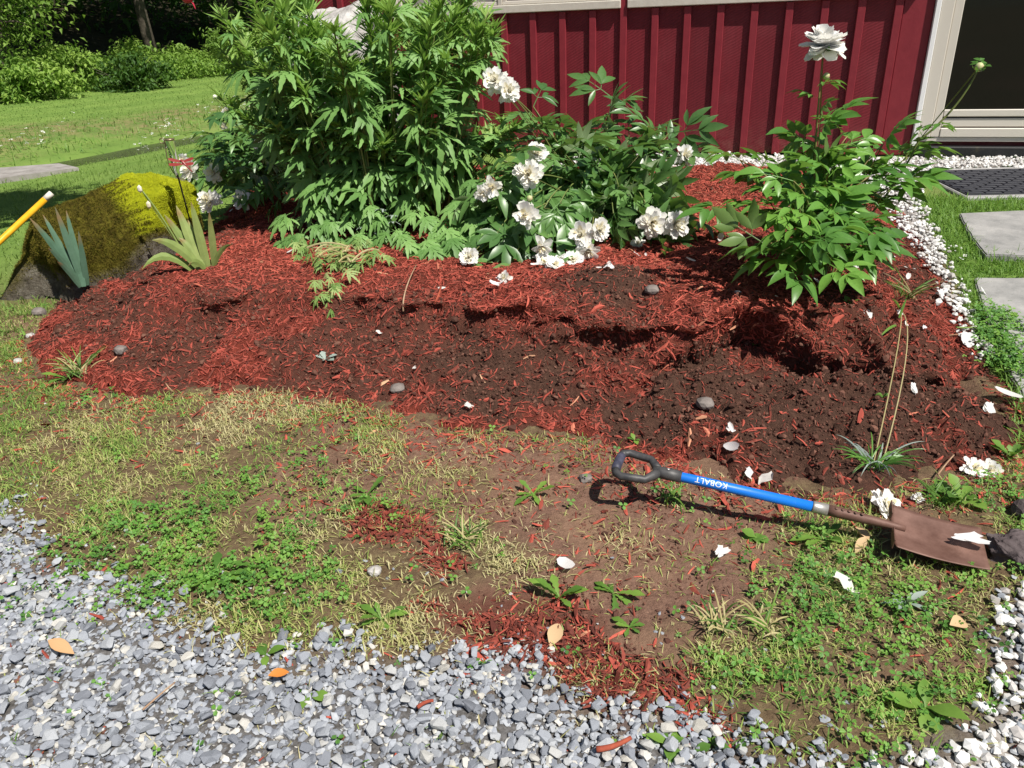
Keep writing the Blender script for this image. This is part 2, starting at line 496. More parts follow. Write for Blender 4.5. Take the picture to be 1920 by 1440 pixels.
# ------------------------------------------------------------------ ground sheet
xs = np.concatenate([np.arange(-90, -16, 3.), np.arange(-16, -3.6, .16), np.arange(-3.6, 4.0, .03), np.arange(4.0, 9, .25), np.arange(9, 90, 4.)])
ys = np.concatenate([np.arange(-60, 0, 4.), np.arange(0, .6, .12), np.arange(.6, 7.2, .03), np.arange(7.2, 27, .16), np.arange(27, 110, 4.)])
GX, GY = np.meshgrid(xs, ys, indexing='ij')
gx, gy = GX.ravel(), GY.ravel()
gz = ground_h(gx, gy)
bd_g = poly_sd(gx, gy, BED)
gz = gz - .10*sstep(.06, .3, bd_g)
gz = gz + np.where((abs(gx) < 3.6) & (gy < 4) & (gy > .6), (fbm(gx, gy, 14, 3, 19)-.5)*.02, 0)
bare_n = (fbm(gx, gy, 6, 3, 21)-.5)
bare = sstep(-.06, .10, poly_sd(gx, gy, BARE) + bare_n*.3)
bare = np.maximum(bare, sstep(.62, .74, fbm(gx, gy, 2.3, 3, 77))*.8*(gy < 4)*(gx > -3))
red = np.maximum(*[sstep(-.05, .08, poly_sd(gx, gy, P) + bare_n*.25) for P in REDPATCH])
gstone = sstep(-.04, .06, np.maximum(poly_sd(gx, gy, GRAVEL), poly_sd(gx, gy, CORNER)) + bare_n*.2)
rough_bank = np.exp(-((stream_d(gx, gy)-1.9 + (fbm(gx, gy, .8, 2, 4)-.5)*2)/1.0)**2)
nx, ny = len(xs), len(ys)
idx = np.arange(nx*ny).reshape(nx, ny)
GF = np.stack([idx[:-1, :-1], idx[1:, :-1], idx[1:, 1:], idx[:-1, 1:]], -1).reshape(-1, 4)

m, nt, bs, out = new_mat('ground_surface')
soil = ramp(nt, noise(nt, 45, 6, .7), [(.2, (.065, .036, .026)), (.5, (.19, .108, .077)), (.8, (.29, .175, .125))])
soil = mixc(nt, ramp(nt, noise(nt, 3.1, 4), [(.45, (0, 0, 0)), (.7, (.75, .75, .75))]), soil, (.28, .175, .11))
thatch = ramp(nt, noise(nt, 30, 5, .7), [(.25, (.07, .044, .027)), (.5, (.145, .10, .058)), (.75, (.22, .175, .088))])
lawn = ramp(nt, noise(nt, 2.2, 5, .65), [(.25, (.12, .205, .045)), (.55, (.16, .25, .055)), (.8, (.205, .285, .08))])
stripes = nt.nodes.new('ShaderNodeTexWave'); stripes.inputs['Scale'].default_value = .27; stripes.inputs['Distortion'].default_value = 2.2; stripes.inputs['Detail'].default_value = 1.5
tc = nt.nodes.new('ShaderNodeTexCoord'); mp = nt.nodes.new('ShaderNodeMapping'); mp.inputs['Rotation'].default_value = (0, 0, radians(32))
nt.links.new(tc.outputs['Object'], mp.inputs[0]); nt.links.new(mp.outputs[0], stripes.inputs['Vector'])
lawn = mixc(nt, .35, lawn, ramp(nt, stripes.outputs['Fac'], [(.3, (.72, .78, .7)), (.7, (1.15, 1.12, 1.1))]), 'MULTIPLY')
lawn = mixc(nt, attr(nt, 'bank'), lawn, ramp(nt, noise(nt, 5, 4), [(.4, (.11, .17, .045)), (.62, (.25, .19, .10))]))
c = mixc(nt, attr(nt, 'lawn'), thatch, lawn)
c = mixc(nt, attr(nt, 'bare'), c, soil)
c = mixc(nt, math_(nt, 'MULTIPLY', attr(nt, 'red'), .8), c, (.11, .034, .024))
c = mixc(nt, attr(nt, 'grit'), c, ramp(nt, noise(nt, 80, 5, .7), [(.3, (.10, .095, .09)), (.7, (.26, .26, .27))]))
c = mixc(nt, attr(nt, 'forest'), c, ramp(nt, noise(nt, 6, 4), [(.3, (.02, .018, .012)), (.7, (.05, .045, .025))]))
nt.links.new(c, bs.inputs['Base Color']); bs.inputs['Roughness'].default_value = .95; bs.inputs['Specular IOR Level'].default_value = .1
bump(nt, bs, noise(nt, 70, 6, .75), .8, .015)
M_GROUND = m
lawn_a = np.maximum(sstep(-2.4, -3.6, gx)*sstep(2.6, 3.6, gy), sstep(4.6, 6, gy))
me = mesh_np('ground', np.stack([gx, gy, gz], 1), GF, M_GROUND, smooth=True,
             attrs={'bare': bare, 'red': red, 'grit': gstone*.45, 'lawn': np.maximum(lawn_a, sstep(-.03, .03, poly_sd(gx, gy, BOARD_SIDE))*(gy < 7)), 'bank': np.clip(rough_bank, 0, 1)*.8,
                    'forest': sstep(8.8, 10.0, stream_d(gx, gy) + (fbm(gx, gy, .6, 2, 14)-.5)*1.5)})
link('ground', me, kind='structure')

# stream water
L = np.linspace(-9, 8, 40)
wl = SA + L[:, None]*SDIR
wig = (fbm(L, L*0, .7, 2, 3)-.5)*.3
V = np.vstack([np.c_[wl + (wig - .40)[:, None]*SNRM, np.full(40, -.29)], np.c_[wl + (wig+.40)[:, None]*SNRM, np.full(40, -.29)]])
F = np.array([(i, i+1, 41+i, 40+i) for i in range(39)])
M_WATER = plain_mat('stream_water', (.035, .035, .022), .12, .5, var=(3, (.07, .075, .035), .3, .7), bumps=(9, .25, .03))
link('stream', mesh_np('stream', V, F, M_WATER, smooth=True), kind='structure')

# ------------------------------------------------------------------ mulch bed sheet
bx = np.arange(-2.75, 2.6, .016); by = np.arange(1.9, 7.2, .016)
BX, BY = np.meshgrid(bx, by, indexing='ij')
x, y = BX.ravel(), BY.ravel()
d, q, kdig, h = bed_full(x, y)
# crumbly overhang: the upper edge of the dug step leans out over the hollow
lip = np.exp(-((q + .035)/.05)**2)*sstep(.15, .9, x)
dfl = d + (fbm(x, y, 4.5, 3, 35)-.5)*.26
wl_ = (.85 - .25*sstep(.6, 1.6, x))/.85
lmask = sstep(.44 - .1*sstep(-.5, .1, x), .60 - .1*sstep(-.5, .1, x), fbm(x, y, 4.4, 3, 57))*(.55 + .45*sstep(-.9, -.1, x))*(1 - kdig)*(y < 4.6)
lipL = np.exp(-((dfl - .64*wl_)/.05)**2)*lmask
h = h - .06*np.exp(-((dfl - .50*wl_)/.06)**2)*lmask + .02*lipL
lipw = .35 + .65*sstep(.35, .6, fbm(x, y, 3.2, 2, 55)) + .5*np.exp(-((x-1.25)/.3)**2)
dy = -.155*lip*lipw
dy = dy - .115*lipL
cave = sstep(-.0, .06, q)*sstep(.22, .08, q)*sstep(.15, .9, x)
dx = (fbm(x, y, 16, 3, 61)-.5)*.04*kdig
frsl = sstep(.95, .3, d)
dx = dx + (fbm(x, y, 12, 3, 62)-.5)*.05*frsl
dy = dy + (fbm(x, y, 14, 3, 67)-.5)*.085*np.maximum(np.maximum(kdig, lip), frsl*.7)
V = np.stack([x + dx, y + dy, np.where(d > -.0, h, ground_h(x, y) - .03 - .3*np.clip(-d, 0, .2))], 1)
mul = 1 - np.clip(kdig*1.05, 0, 1)*(.55+.45*sstep(.35, .6, fbm(x, y, 4, 3, 71)))
m1 = at(1140, 530, .3)
mul = mul*(1 - .95*np.exp(-(((x-m1[0])/.26)**2 + ((y-m1[1])/.22)**2)**2))
frontsoil = sstep(1.0, .45, d)*np.maximum(sstep(.38, .54, fbm(x, y, 4.2, 4, 81)), .55*sstep(.35, .55, d)*sstep(.8, .6, d))
mul = np.clip(mul - .75*frontsoil*(y < 5), 0, 1)
nx, ny = len(bx), len(by)
idx = np.arange(nx*ny).reshape(nx, ny)
BF = np.stack([idx[:-1, :-1], idx[1:, :-1], idx[1:, 1:], idx[:-1, 1:]], -1).reshape(-1, 4)
keep = (d[BF].max(1) > -.06)
BF = BF[keep]
used = np.unique(BF); remap = np.full(len(V), -1); remap[used] = np.arange(len(used))
BV = V[used]; BF = remap[BF]; BMUL = mul[used]; BD = d[used]; BK = kdig[used]
m, nt, bs, out = new_mat('bed_soil')
soil = ramp(nt, noise(nt, 55, 6, .7), [(.25, (.05, .027, .019)), (.5, (.10, .052, .037)), (.78, (.17, .085, .058))])
redc = ramp(nt, noise(nt, 60, 6, .75, scalev=(1, .35, 1)), [(.3, (.06, .016, .011)), (.5, (.19, .04, .026)), (.75, (.33, .07, .042))])
nt.links.new(mixc(nt, attr(nt, 'mulch'), soil, redc), bs.inputs['Base Color'])
bs.inputs['Roughness'].default_value = .95; bs.inputs['Specular IOR Level'].default_value = .1
bump(nt, bs, noise(nt, 80, 6, .8), 1., .02)
M_BED = m
bed = link('mulch_bed', mesh_np('mulch_bed', BV, BF, M_BED, smooth=True, attrs={'mulch': BMUL}), kind='structure')

# bark chips on the bed, sampled on its real surface
def face_sample(V, F, dens_v, n, r):
    T = V[F]; c = T.mean(1)
    nr = np.cross(T[:, 2]-T[:, 0], T[:, 3]-T[:, 1]); ar = np.linalg.norm(nr, axis=1)
    w = ar*dens_v[F].mean(1); w = w/w.sum()
    i = r.choice(len(F), n, p=w)
    u, v = r.random(n)[:, None], r.random(n)[:, None]
    P = (T[i, 0]*(1-u) + T[i, 1]*u)*(1-v) + (T[i, 3]*(1-u) + T[i, 2]*u)*v
    nn = nr[i]/np.maximum(ar[i, None], 1e-9)
    nn = np.where(nn[:, 2:3] < 0, -nn, nn) if False else nn
    return P, nn, i

def chip_template(seed, wide=False):
    r = np.random.default_rng(seed)
    xs_ = np.array([-.5, -.1, .25, .5]); prof = np.array([r.uniform(.2, .7), 1, r.uniform(.7, 1), r.uniform(.1, .5)])
    bend = r.uniform(-.14, .14)
    V = []
    for xx, pw in zip(xs_, prof):
        yb = bend*(1-4*xx*xx)
        zz = r.uniform(-.03, .03)
        V += [(xx, yb-.5*pw*.2, zz-.02), (xx, yb+.5*pw*.2, zz-.02), (xx, yb+r.uniform(-.03, .03), zz+.06*pw)]
    F = []
    for i in range(3):
        for j in range(3):
            F.append((i*3+j, i*3+(j+1) % 3, i*3+3+(j+1) % 3, i*3+3+j))
    V = np.array(V)
    if wide: V[:, 1] *= 1.8
    return V, np.array(F)

CHIPS = [chip_template(k, k > 5) for k in range(9)]

def make_chips(P, Nn, size, r):
    n = len(P)
    rv = r.normal(size=(n, 3))
    X = rv - (rv*Nn).sum(1, keepdims=True)*Nn
    X /= np.linalg.norm(X, axis=1, keepdims=True)
    X = X + Nn*r.normal(0, .33, (n, 1))
    up = Nn + r.normal(0, .35, (n, 3))
    R = frames(X, up)
    S = np.stack([size, size*r.uniform(.35, .95, n), size*r.uniform(.5, 1.2, n)], 1)
    return R, S

nchip = 125000
dens = (.10 + 1.0*BMUL)*sstep(-.02, .05, BD)
vis = project(BV); dist = np.linalg.norm(BV - CO, axis=1)
dens = dens*np.where((vis[:, 0] > -60) & (vis[:, 0] < 1990), 1, .1)*np.clip(3.2/dist, .35, 1.1)
P, Nn, fi = face_sample(BV, BF, dens, nchip, rng)
size = np.clip(rng.lognormal(-3.86, .45, nchip), .009, .066)
R, S = make_chips(P, Nn, size, rng)
P = P + Nn*(S[:, 2:3]*.04 + .002)
crnd = np.clip(rng.beta(2.2, 2, nchip), 0, .995)
dk = BK[BF[fi, 0]]
front_ = np.maximum(dk, sstep(.95, .55, BD[BF[fi, 0]])*(P[:, 1] < 4.9))
crnd = crnd*(1 - .26*front_)
score = S[:, 0]*S[:, 1]/np.linalg.norm(P - CO, axis=1)**2*(crnd > .25)
pv = project(P)
score = score*((pv[:, 0] > 0) & (pv[:, 0] < 1920) & (pv[:, 1] < 1440))
big = np.argsort(-score)[:300]
mask = np.ones(nchip, bool); mask[big] = False
V, F, rr = inst_multi(CHIPS, P[mask], R[mask], S[mask], crnd[mask])
link('mulch', mesh_np('mulch', V, F, M_CHIP, rr), bed, kind='stuff')
chip_me = [mesh_np('wood_chip', t[0], t[1], M_CHIP) for t in CHIPS]
for i in big:
    link('wood_chip', chip_me[int(rng.integers(len(chip_me)))], bed, mat4(R[i], P[i], S[i]))

# soil crumbs in the dug earth
CLODS = [hull_stone(9, .75, 240+k, .8) for k in range(3)] + [ico(1, 40+k, .5, (1, .8, .7)) for k in range(4)]
dens = (1.05 - BMUL)*sstep(0, .06, BD)
P, Nn, fi = face_sample(BV, BF, dens, 26000, rng)
size = np.clip(rng.lognormal(-4.95, .55, len(P)), .003, .035)
R = frames(rng.normal(size=(len(P), 3)), rng.normal(size=(len(P), 3)))
V, F, rr = inst_multi(CLODS, P + Nn*(size*.25)[:, None], R, size, rng.random(len(P)))
link('soil_crumbs', mesh_np('soil_crumbs', V, F, M_CLOD, rr, smooth=False), bed, kind='stuff')

# ------------------------------------------------------------------ helpers to scatter on the ground
def region(n, x0, x1, y0, y1, fn, r=rng):
    """n random points of the box kept with probability fn"""
    x = r.uniform(x0, x1, n); y = r.uniform(y0, y1, n)
    k = r.random(n) < fn(x, y)
    x, y = x[k], y[k]
    return np.stack([x, y, hgt(x, y)], 1)

def bare_m(x, y):
    b = sstep(-.06, .10, poly_sd(x, y, BARE) + (fbm(x, y, 6, 3, 21)-.5)*.3)
    b = np.maximum(b, sstep(.62, .74, fbm(x, y, 2.3, 3, 77))*.8*(y < 4)*(x > -3))
    return np.maximum(b, sstep(-.05, .02, poly_sd(x, y, BED)))

def grav_m(x, y):
    return sstep(-.07, .05, np.maximum(poly_sd(x, y, GRAVEL), poly_sd(x, y, CORNER)) + (fbm(x, y, 6, 3, 21)-.5)*.2)

def in_view(x, y, mx=80):
    p = project(np.stack([x, y, np.zeros_like(x)], 1))
    return ((p[:, 0] > -mx) & (p[:, 0] < 1920+mx) & (p[:, 1] < 1440+mx) & (p[:, 2] > 0)).astype(float)

# loose chips and crumbs on the lawn and the trodden soil
def loose(x, y):
    rp = np.maximum(*[sstep(-.06, .06, poly_sd(x, y, Pp) + (fbm(x, y, 7, 3, 23)-.5)*.25) for Pp in REDPATCH])
    nearbed = np.exp(-np.clip(-poly_sd(x, y, BED), 0, 9)/.13)*.5
    return np.clip(rp*.95 + nearbed + bare_m(x, y)*.05 + .012, 0, 1)*(poly_sd(x, y, BED) < 0)*in_view(x, y)
P = region(95000, -2.6, 1.9, .9, 3.6, loose)
n = len(P)
Nn = np.tile([0, 0, 1.], (n, 1)) + rng.normal(0, .12, (n, 3)); Nn /= np.linalg.norm(Nn, axis=1, keepdims=True)
size = np.clip(rng.lognormal(-3.7, .5, n), .01, .075)
R, S = make_chips(P, Nn, size, rng)
V, F, rr = inst_multi(CHIPS, P + np.array([0, 0, .003]), R, S, np.clip(rng.beta(2, 2, n), 0, .99))
P2 = region(60000, -.7, .6, 1.0, 2.2, lambda x, y: np.maximum(*[sstep(-.05, .08, poly_sd(x, y, Pp) + (fbm(x, y, 7, 3, 23)-.5)*.22) for Pp in REDPATCH])*.42)
n2 = len(P2); N2 = np.tile([0, 0, 1.], (n2, 1)) + rng.normal(0, .25, (n2, 3)); N2 /= np.linalg.norm(N2, axis=1, keepdims=True)
s2 = np.clip(rng.lognormal(-3.95, .5, n2), .008, .07); R2, S2 = make_chips(P2, N2, s2, rng)
V2, F2, r2 = inst_multi(CHIPS, P2 + np.array([0, 0, .004]) + N2*rng.uniform(0, .012, (n2, 1)), R2, S2, np.clip(rng.beta(1.3, 6.5, n2), 0, .99))
V, F = join([(V, F), (V2, F2)]); rr = np.concatenate([rr, r2])
link('mulch_litter', mesh_np('mulch_litter', V, F, M_CHIP, rr), kind='stuff', label='red bark shreds strewn over trodden soil and worn lawn')
P = region(70000, -2.6, 1.9, .9, 3.2, lambda x, y: np.clip(bare_m(x, y)*.55 + .03, 0, 1)*(poly_sd(x, y, BED) < .03)*in_view(x, y))
size = np.clip(rng.lognormal(-5.2, .55, len(P)), .003, .03)
R = frames(rng.normal(size=(len(P), 3)), rng.normal(size=(len(P), 3)))
V, F, rr = inst_multi(CLODS, P, R, size, rng.random(len(P)))
link('soil_litter', mesh_np('soil_litter', V, F, M_CLOD, rr), kind='stuff', label='brown crumbs of soil scattered on the bare ground')

# ------------------------------------------------------------------ gravel drive
gsel = (poly_sd(gx, gy, GRAVEL) + (fbm(gx, gy, 5, 3, 24)-.5)*.12)
gk = (gsel[GF].min(1) > .07) & (gy[GF].mean(1) > -.2) & (abs(gx[GF].mean(1)) < 3.4)
F = GF[gk]; u_ = np.unique(F); rm = np.full(len(gx), -1); rm[u_] = np.arange(len(u_))
M_GRIT = plain_mat('stone_dust', (.06, .055, .05), .95, .1, var=(70, (.17, .165, .165), .35, .7), bumps=(60, .8, .01))
drive = link('gravel_drive', mesh_np('gravel_drive', np.stack([gx, gy, gz+.004], 1)[u_], rm[F], M_GRIT, smooth=True), kind='structure')
STONES = [hull_stone(15 + k % 6, .36 + .06*(k % 4), 100+k, .8) for k in range(14)]

def stones(n, x0, x1, y0, y1, fn, smin, smax, mu, lift):
    P = region(n, x0, x1, y0, y1, fn); n = len(P)
    size = np.clip(rng.lognormal(mu, .33, n), smin, smax)
    a = rng.uniform(0, 2*pi, n)
    tilt = rng.normal(0, .26, (n, 2))
    R = frames(np.stack([np.cos(a), np.sin(a), tilt[:, 0]], 1), np.stack([tilt[:, 1], rng.normal(0, .3, n), np.ones(n)], 1))
    P[:, 2] += size*lift*rng.uniform(.5, 1.5, n)
    return P, R, size

def dfn(x, y):
    return np.clip(sstep(-.10, .12, poly_sd(x, y, GRAVEL) + (fbm(x, y, 6, 3, 21)-.5)*.25)*1.02, 0, 1)*in_view(x, y, 160)
P, R, size = stones(60000, -3.0, 1.2, .75, 2.6, dfn, .007, .046, -4.03, .3)
r_ = np.clip(rng.random(len(P))*.999, 0, .999)
pv = project(P)
score = size**2/np.linalg.norm(P-CO, axis=1)**2*((pv[:, 0] > 0) & (pv[:, 0] < 1920) & (pv[:, 1] < 1440))
P[:, 2] += np.where(score >= np.sort(score)[-300], .006, 0)
big = np.argsort(-score)[:300]; mask = np.ones(len(P), bool); mask[big] = False
V, F, rr = inst_multi(STONES, P[mask], R[mask], size[mask], r_[mask])
link('gravel', mesh_np('gravel', V, F, M_GRAVEL, rr), drive, kind='stuff')
st_me = [mesh_np('gravel_stone', t[0], t[1], M_GRAVEL) for t in STONES]
for i in big:
    link('gravel_stone', st_me[int(rng.integers(len(st_me)))], drive, mat4(R[i], P[i], size[i]))
P, R, size = stones(60000, -3.0, 1.2, .75, 2.6, lambda x, y: dfn(x, y)*.75, .004, .016, -4.75, .6)
V, F, rr = inst_multi([hull_stone(8, .6, 300+k) for k in range(6)], P, R, size, rng.random(len(P))*.999)
link('stone_chippings', mesh_np('stone_chippings', V, F, M_GRAVEL, rr), drive, kind='stuff')
# small grit between lawn and drive
P, R, size = stones(5000, -3.0, 1.6, .8, 2.9, lambda x, y: (np.clip(sstep(-.35, 0., poly_sd(x, y, GRAVEL) + (fbm(x, y, 4, 3, 29)-.5)*.4), 0, 1)*.5 + .012)*in_view(x, y)*(poly_sd(x, y, BED) < 0), .006, .028, -4.4, .15)
V, F, rr = inst_multi(STONES, P, R, size, rng.random(len(P))*.999)
link('stray_gravel', mesh_np('stray_gravel', V, F, M_GRAVEL, rr), kind='stuff', label='small grey stones strewn into the worn grass edge')

# ------------------------------------------------------------------ white pebbles
PEBS = [ico(1, 60+k, .18, (1, .8, .62)) for k in range(5)] + [hull_stone(14, .65, 200+k) for k in range(4)]
def pebble_bed(name, poly, n, box_, smin, smax, mu, grey, count, sheet_z):
    sd_ = poly_sd(gx, gy, poly); k = sd_[GF].min(1) > .03
    F = GF[k]; u_ = np.unique(F); rm = np.full(len(gx), -1); rm[u_] = np.arange(len(u_))
    o = link(name, mesh_np(name, np.stack([gx, gy, gz+sheet_z], 1)[u_], rm[F], plain_mat(name+'_base', (.14, .12, .10), .95, .1, var=(60, (.34, .32, .30), .35, .7)), smooth=True), kind='structure')
    P, R, size = stones(n, *box_, lambda x, y: sstep(-.06, .03, poly_sd(x, y, poly) + (fbm(x, y, 8, 2, 33)-.5)*.1)*in_view(x, y, 100), smin, smax, mu, .25)
    P[:, 2] += sheet_z
    r_ = rng.random(len(P))*.999
    sc = size**2/np.linalg.norm(P-CO, axis=1)**2; big = np.argsort(-sc)[:count]
    mask = np.ones(len(P), bool); mask[big] = False
    g = rng.random(len(P)) < grey
    V, F, rr = inst_multi(PEBS, P[mask & ~g], R[mask & ~g], size[mask & ~g], r_[mask & ~g])
    link('white_gravel', mesh_np('white_gravel', V, F, M_PEBBLE, rr), o, kind='stuff')
    if (mask & g).any():
        V, F, rr = inst_multi(STONES, P[mask & g], R[mask & g], size[mask & g], r_[mask & g])
        link('grey_gravel', mesh_np('grey_gravel', V, F, M_GRAVEL, rr), o, kind='stuff')
    mes = [mesh_np('pebble', t[0], t[1], M_PEBBLE, smooth=t[0].shape[0] > 30) for t in PEBS]
    for i in big: link('pebble', mes[int(rng.integers(len(mes)))], o, mat4(R[i], P[i], size[i]))
pebble_bed('pebble_strip', STRIP, 42000, (-.2, 4.6, 2.6, 8.0), .012, .05, -3.75, .0, 150, .012)
pebble_bed('pebble_patch', CORNER, 4200, (.55, 1.5, .85, 2.0), .008, .042, -3.95, .62, 150, .004)

# ------------------------------------------------------------------ grass
def blade_template(seed, bend=.5):
    r = np.random.default_rng(seed)
    t = np.array([0, .4, .75, 1.]); w = np.array([.8, 1, .65, .05])*.5
    bx_ = bend*t**2*.6; bz = t*(1 - .25*bend*t)
    V = []
    for i in range(4): V += [(bx_[i], -w[i], bz[i]), (bx_[i], w[i], bz[i])]
    F = [(2*i, 2*i+1, 2*i+3, 2*i+2) for i in range(3)]
    return np.array(V), np.array(F)

BLADES = [blade_template(k, b) for k, b in enumerate((.2, .6, 1.0, 1.5))]
def grow(name, P, hmu, hsd, wid, lean, mat, rnd, label, parent=None):
    n = len(P)
    h = np.clip(rng.normal(hmu, hsd, n), np.asarray(hmu)*.3, np.asarray(hmu)*2.2)
    a = rng.uniform(0, 2*pi, n)
    tl = abs(rng.normal(0, lean, n))
    Zd = np.stack([np.cos(a)*tl, np.sin(a)*tl, np.ones(n)], 1); Zd /= np.linalg.norm(Zd, axis=1, keepdims=True)
    Xd = np.stack([np.cos(a), np.sin(a), -tl], 1)
    Xd = Xd - (Xd*Zd).sum(1, keepdims=True)*Zd; Xd /= np.linalg.norm(Xd, axis=1, keepdims=True)
    R = np.stack([Xd, np.cross(Zd, Xd), Zd], 2)
    S = np.stack([h, wid*rng.uniform(.6, 1.4, n), h], 1)
    V, F, rr = inst_multi(BLADES, P, R, S, rnd)
    return link(name, mesh_np(name, V, F, mat, rr), parent, kind='stuff', label=label)

BLADE_G = [at(1655, 950), at(1850, 985), at(1880, 1075), at(1655, 1045)]
def off_blade(x, y):
    return (poly_sd(x, y, BLADE_G) < -.005).astype(float)
def front_dens(x, y):
    v = (1 - bare_m(x, y)*.84)*(1 - .93*grav_m(x, y))*(.18 + .95*sstep(.3, .7, fbm(x, y, 6, 3, 91)))
    v = v*(x < 1.75)*(poly_sd(x, y, BOARD_SIDE) < 0)*(poly_sd(x, y, BED) < .015)
    return np.clip(v, 0, 1)*in_view(x, y)*off_blade(x, y)
P = region(250000, -3.4, 1.75, .9, 4.2, front_dens)
pn = fbm(P[:, 0], P[:, 1], 3.5, 3, 101)
# right-hand turf is fresher, the middle is straw coloured
fresh = sstep(.7, 1.4, P[:, 0])*.25 + sstep(-1.4, -2.4, P[:, 0])*.22
rv = np.clip((pn-.5)*1.5 + .38 + fresh + rng.normal(0, .2, len(P)), 0, .99)
tall = .55 + .9*fbm(P[:, 0], P[:, 1], 7, 3, 95)
grow('grass', P, .026*tall, .011, .0027, .9, M_GRASS, rv, 'short worn grass in front of the mulch bed')
P = region(150000, -3.4, 1.75, .9, 4.2, front_dens)
pn = fbm(P[:, 0], P[:, 1], 3.5, 3, 101)
grow('thatch', P, .020, .008, .0026, 2.6, M_GRASS, np.clip((pn-.5)*1.2 + .25 + rng.normal(0, .2, len(P)), 0, .99), 'flat matted straw between the grass blades')
# side turf between the slabs
P = region(110000, 1.4, 4.4, 2.2, 6.6, lambda x, y: np.clip(sstep(-.05, .03, poly_sd(x, y, BOARD_SIDE)), 0, 1)*in_view(x, y))
TURF = P
# rough bank and lawn beyond
P = region(52000, -9, -2.0, 3.2, 14, lambda x, y: (stream_d(x, y) < -.4)*np.clip(5/np.maximum(y, 3), 0, 1)*(poly_sd(x, y, BED) < -.02)*in_view(x, y))
grow('lawn_grass', P, .05, .015, .006, .5, M_LAWN, np.clip(fbm(P[:, 0], P[:, 1], 1.2, 3, 12) + rng.normal(0, .15, len(P)), 0, .99), 'mown lawn between the boulder and the stream')
P = region(60000, -16, -1, 8, 22, lambda x, y: (np.exp(-((stream_d(x, y)-1.35)/.8)**2) + .0)*(.3+.9*fbm(x, y, 1.2, 3, 15))*(stream_d(x, y) > .3).clip(.25, 1)*in_view(x, y))
grow('bank_grass', P, .11, .05, .010, .6, M_WEED, np.clip(rng.normal(.25, .25, len(P)), 0, .99), 'long rough grass along the far bank of the stream')
P = region(60000, -17, -3, 9, 27, lambda x, y: ((stream_d(x, y) > 1.8) & (stream_d(x, y) < 10))*in_view(x, y))
grow('far_lawn_grass', P, .030, .010, .010, .5, M_LAWN, np.clip(.5 + .5*np.sin((P @ np.array([.45, .9, 0]))*2.6)*.6 + rng.normal(0, .2, len(P)), 0, .99), 'mown lawn sloping up beyond the stream')

# clover
def clover_template(seed):
    r = np.random.default_rng(seed); V, F = [], []
    for k in range(3):
        a = k*2*pi/3 + r.uniform(-.2, .2); c, s = cos(a), sin(a)
        pts = [(.05, 0, 0), (.45, -.36, .06), (.95, -.2, -.04), (.82, 0, .0), (.95, .2, -.04), (.45, .36, .06)]
        b = len(V)
        V += [(c*px - s*py, s*px + c*py, pz) for px, py, pz in pts]
        F += [(b, b+1, b+2, b+3), (b, b+3, b+4, b+5)]
    return np.array(V), np.array(F)
CLOV = [clover_template(k) for k in range(4)]
cl1, cl2 = at(380, 1010), at(250, 1110)
def clov_d(x, y):
    a = np.exp(-(((x-cl1[0])/.42)**2 + ((y-cl1[1])/.30)**2)**1.5) + .9*np.exp(-(((x-cl2[0])/.45)**2 + ((y-cl2[1])/.14)**2)**1.5)
    for (px, py, rr_) in ((560, 1110, .12), (930, 1235, .1), (700, 930, .12), (1600, 1080, .17), (1700, 1180, .15), (1480, 1130, .12), (1580, 1330, .13), (1850, 1060, .15), (1250, 940, .12), (200, 750, .15), (120, 620, .15), (1860, 930, .12), (1410, 1210, .16), (600, 880, .15), (1700, 1300, .25)):
        c = at(px, py); a = a + .45*np.exp(-((x-c[0])**2 + (y-c[1])**2)/rr_**2)
    a = a*sstep(.32, .55, fbm(x, y, 7, 3, 111)) + .02
    return np.clip(a, 0, 1)*off_blade(x, y)*(1 - .75*grav_m(x, y))*(1 - .8*bare_m(x, y))*in_view(x, y)*(poly_sd(x, y, BED) < 0)*(x < 1.75)
P = region(60000, -2.8, 1.75, .9, 4.2, clov_d)
n = len(P)
P[:, 2] += rng.uniform(.006, .035, n)
R = frames(np.stack([np.cos(a_ := rng.uniform(0, 2*pi, n)), np.sin(a_), rng.normal(0, .35, n)], 1), np.stack([rng.normal(0, .4, n), rng.normal(-.1, .4, n), np.ones(n)], 1))
V, F, rr = inst_multi(CLOV, P, R, rng.uniform(.008, .017, n), np.clip(fbm(P[:, 0], P[:, 1], 9, 2, 7) + rng.normal(0, .18, n), 0, .99))
link('clover', mesh_np('clover', V, F, M_CLOVER, rr), kind='stuff', label='bright green clover and small weeds in the worn lawn')

# ------------------------------------------------------------------ leaves, petals
def strip_leaf(L, W, prof, fold=.25, curve=.2, n=5, x0=0., y0=0., ang=0., z0=0.):
    """one blade: centre rib, two edges; lies along +x, then turned by ang"""
    t = np.linspace(0, 1, n+1); w = np.interp(t, np.linspace(0, 1, len(prof)), prof)*W*.5
    xx = t*L; zz = -curve*L*t**2
    V = []
    for i in range(n+1):
        for s in (-1, 0, 1):
            V.append((xx[i], s*w[i], zz[i] + (fold*w[i] if s else 0)))
    V = np.array(V)
    c, s = cos(ang), sin(ang)
    V = np.stack([x0 + c*V[:, 0] - s*V[:, 1], y0 + s*V[:, 0] + c*V[:, 1], z0 + V[:, 2]], 1)
    F = []
    for i in range(n):
        for j in range(2):
            F.append((i*3+j, (i+1)*3+j, (i+1)*3+j+1, i*3+j+1))
    return V, np.array(F)

ELL = [.06, .55, .92, 1, .85, .5, .02]
LANC = [.06, .6, .95, .85, .6, .3, .02]
def stalk(L, w=.012, droop=0.):
    return strip_leaf(L, w, [1, 1, 1], .5, droop, 2)

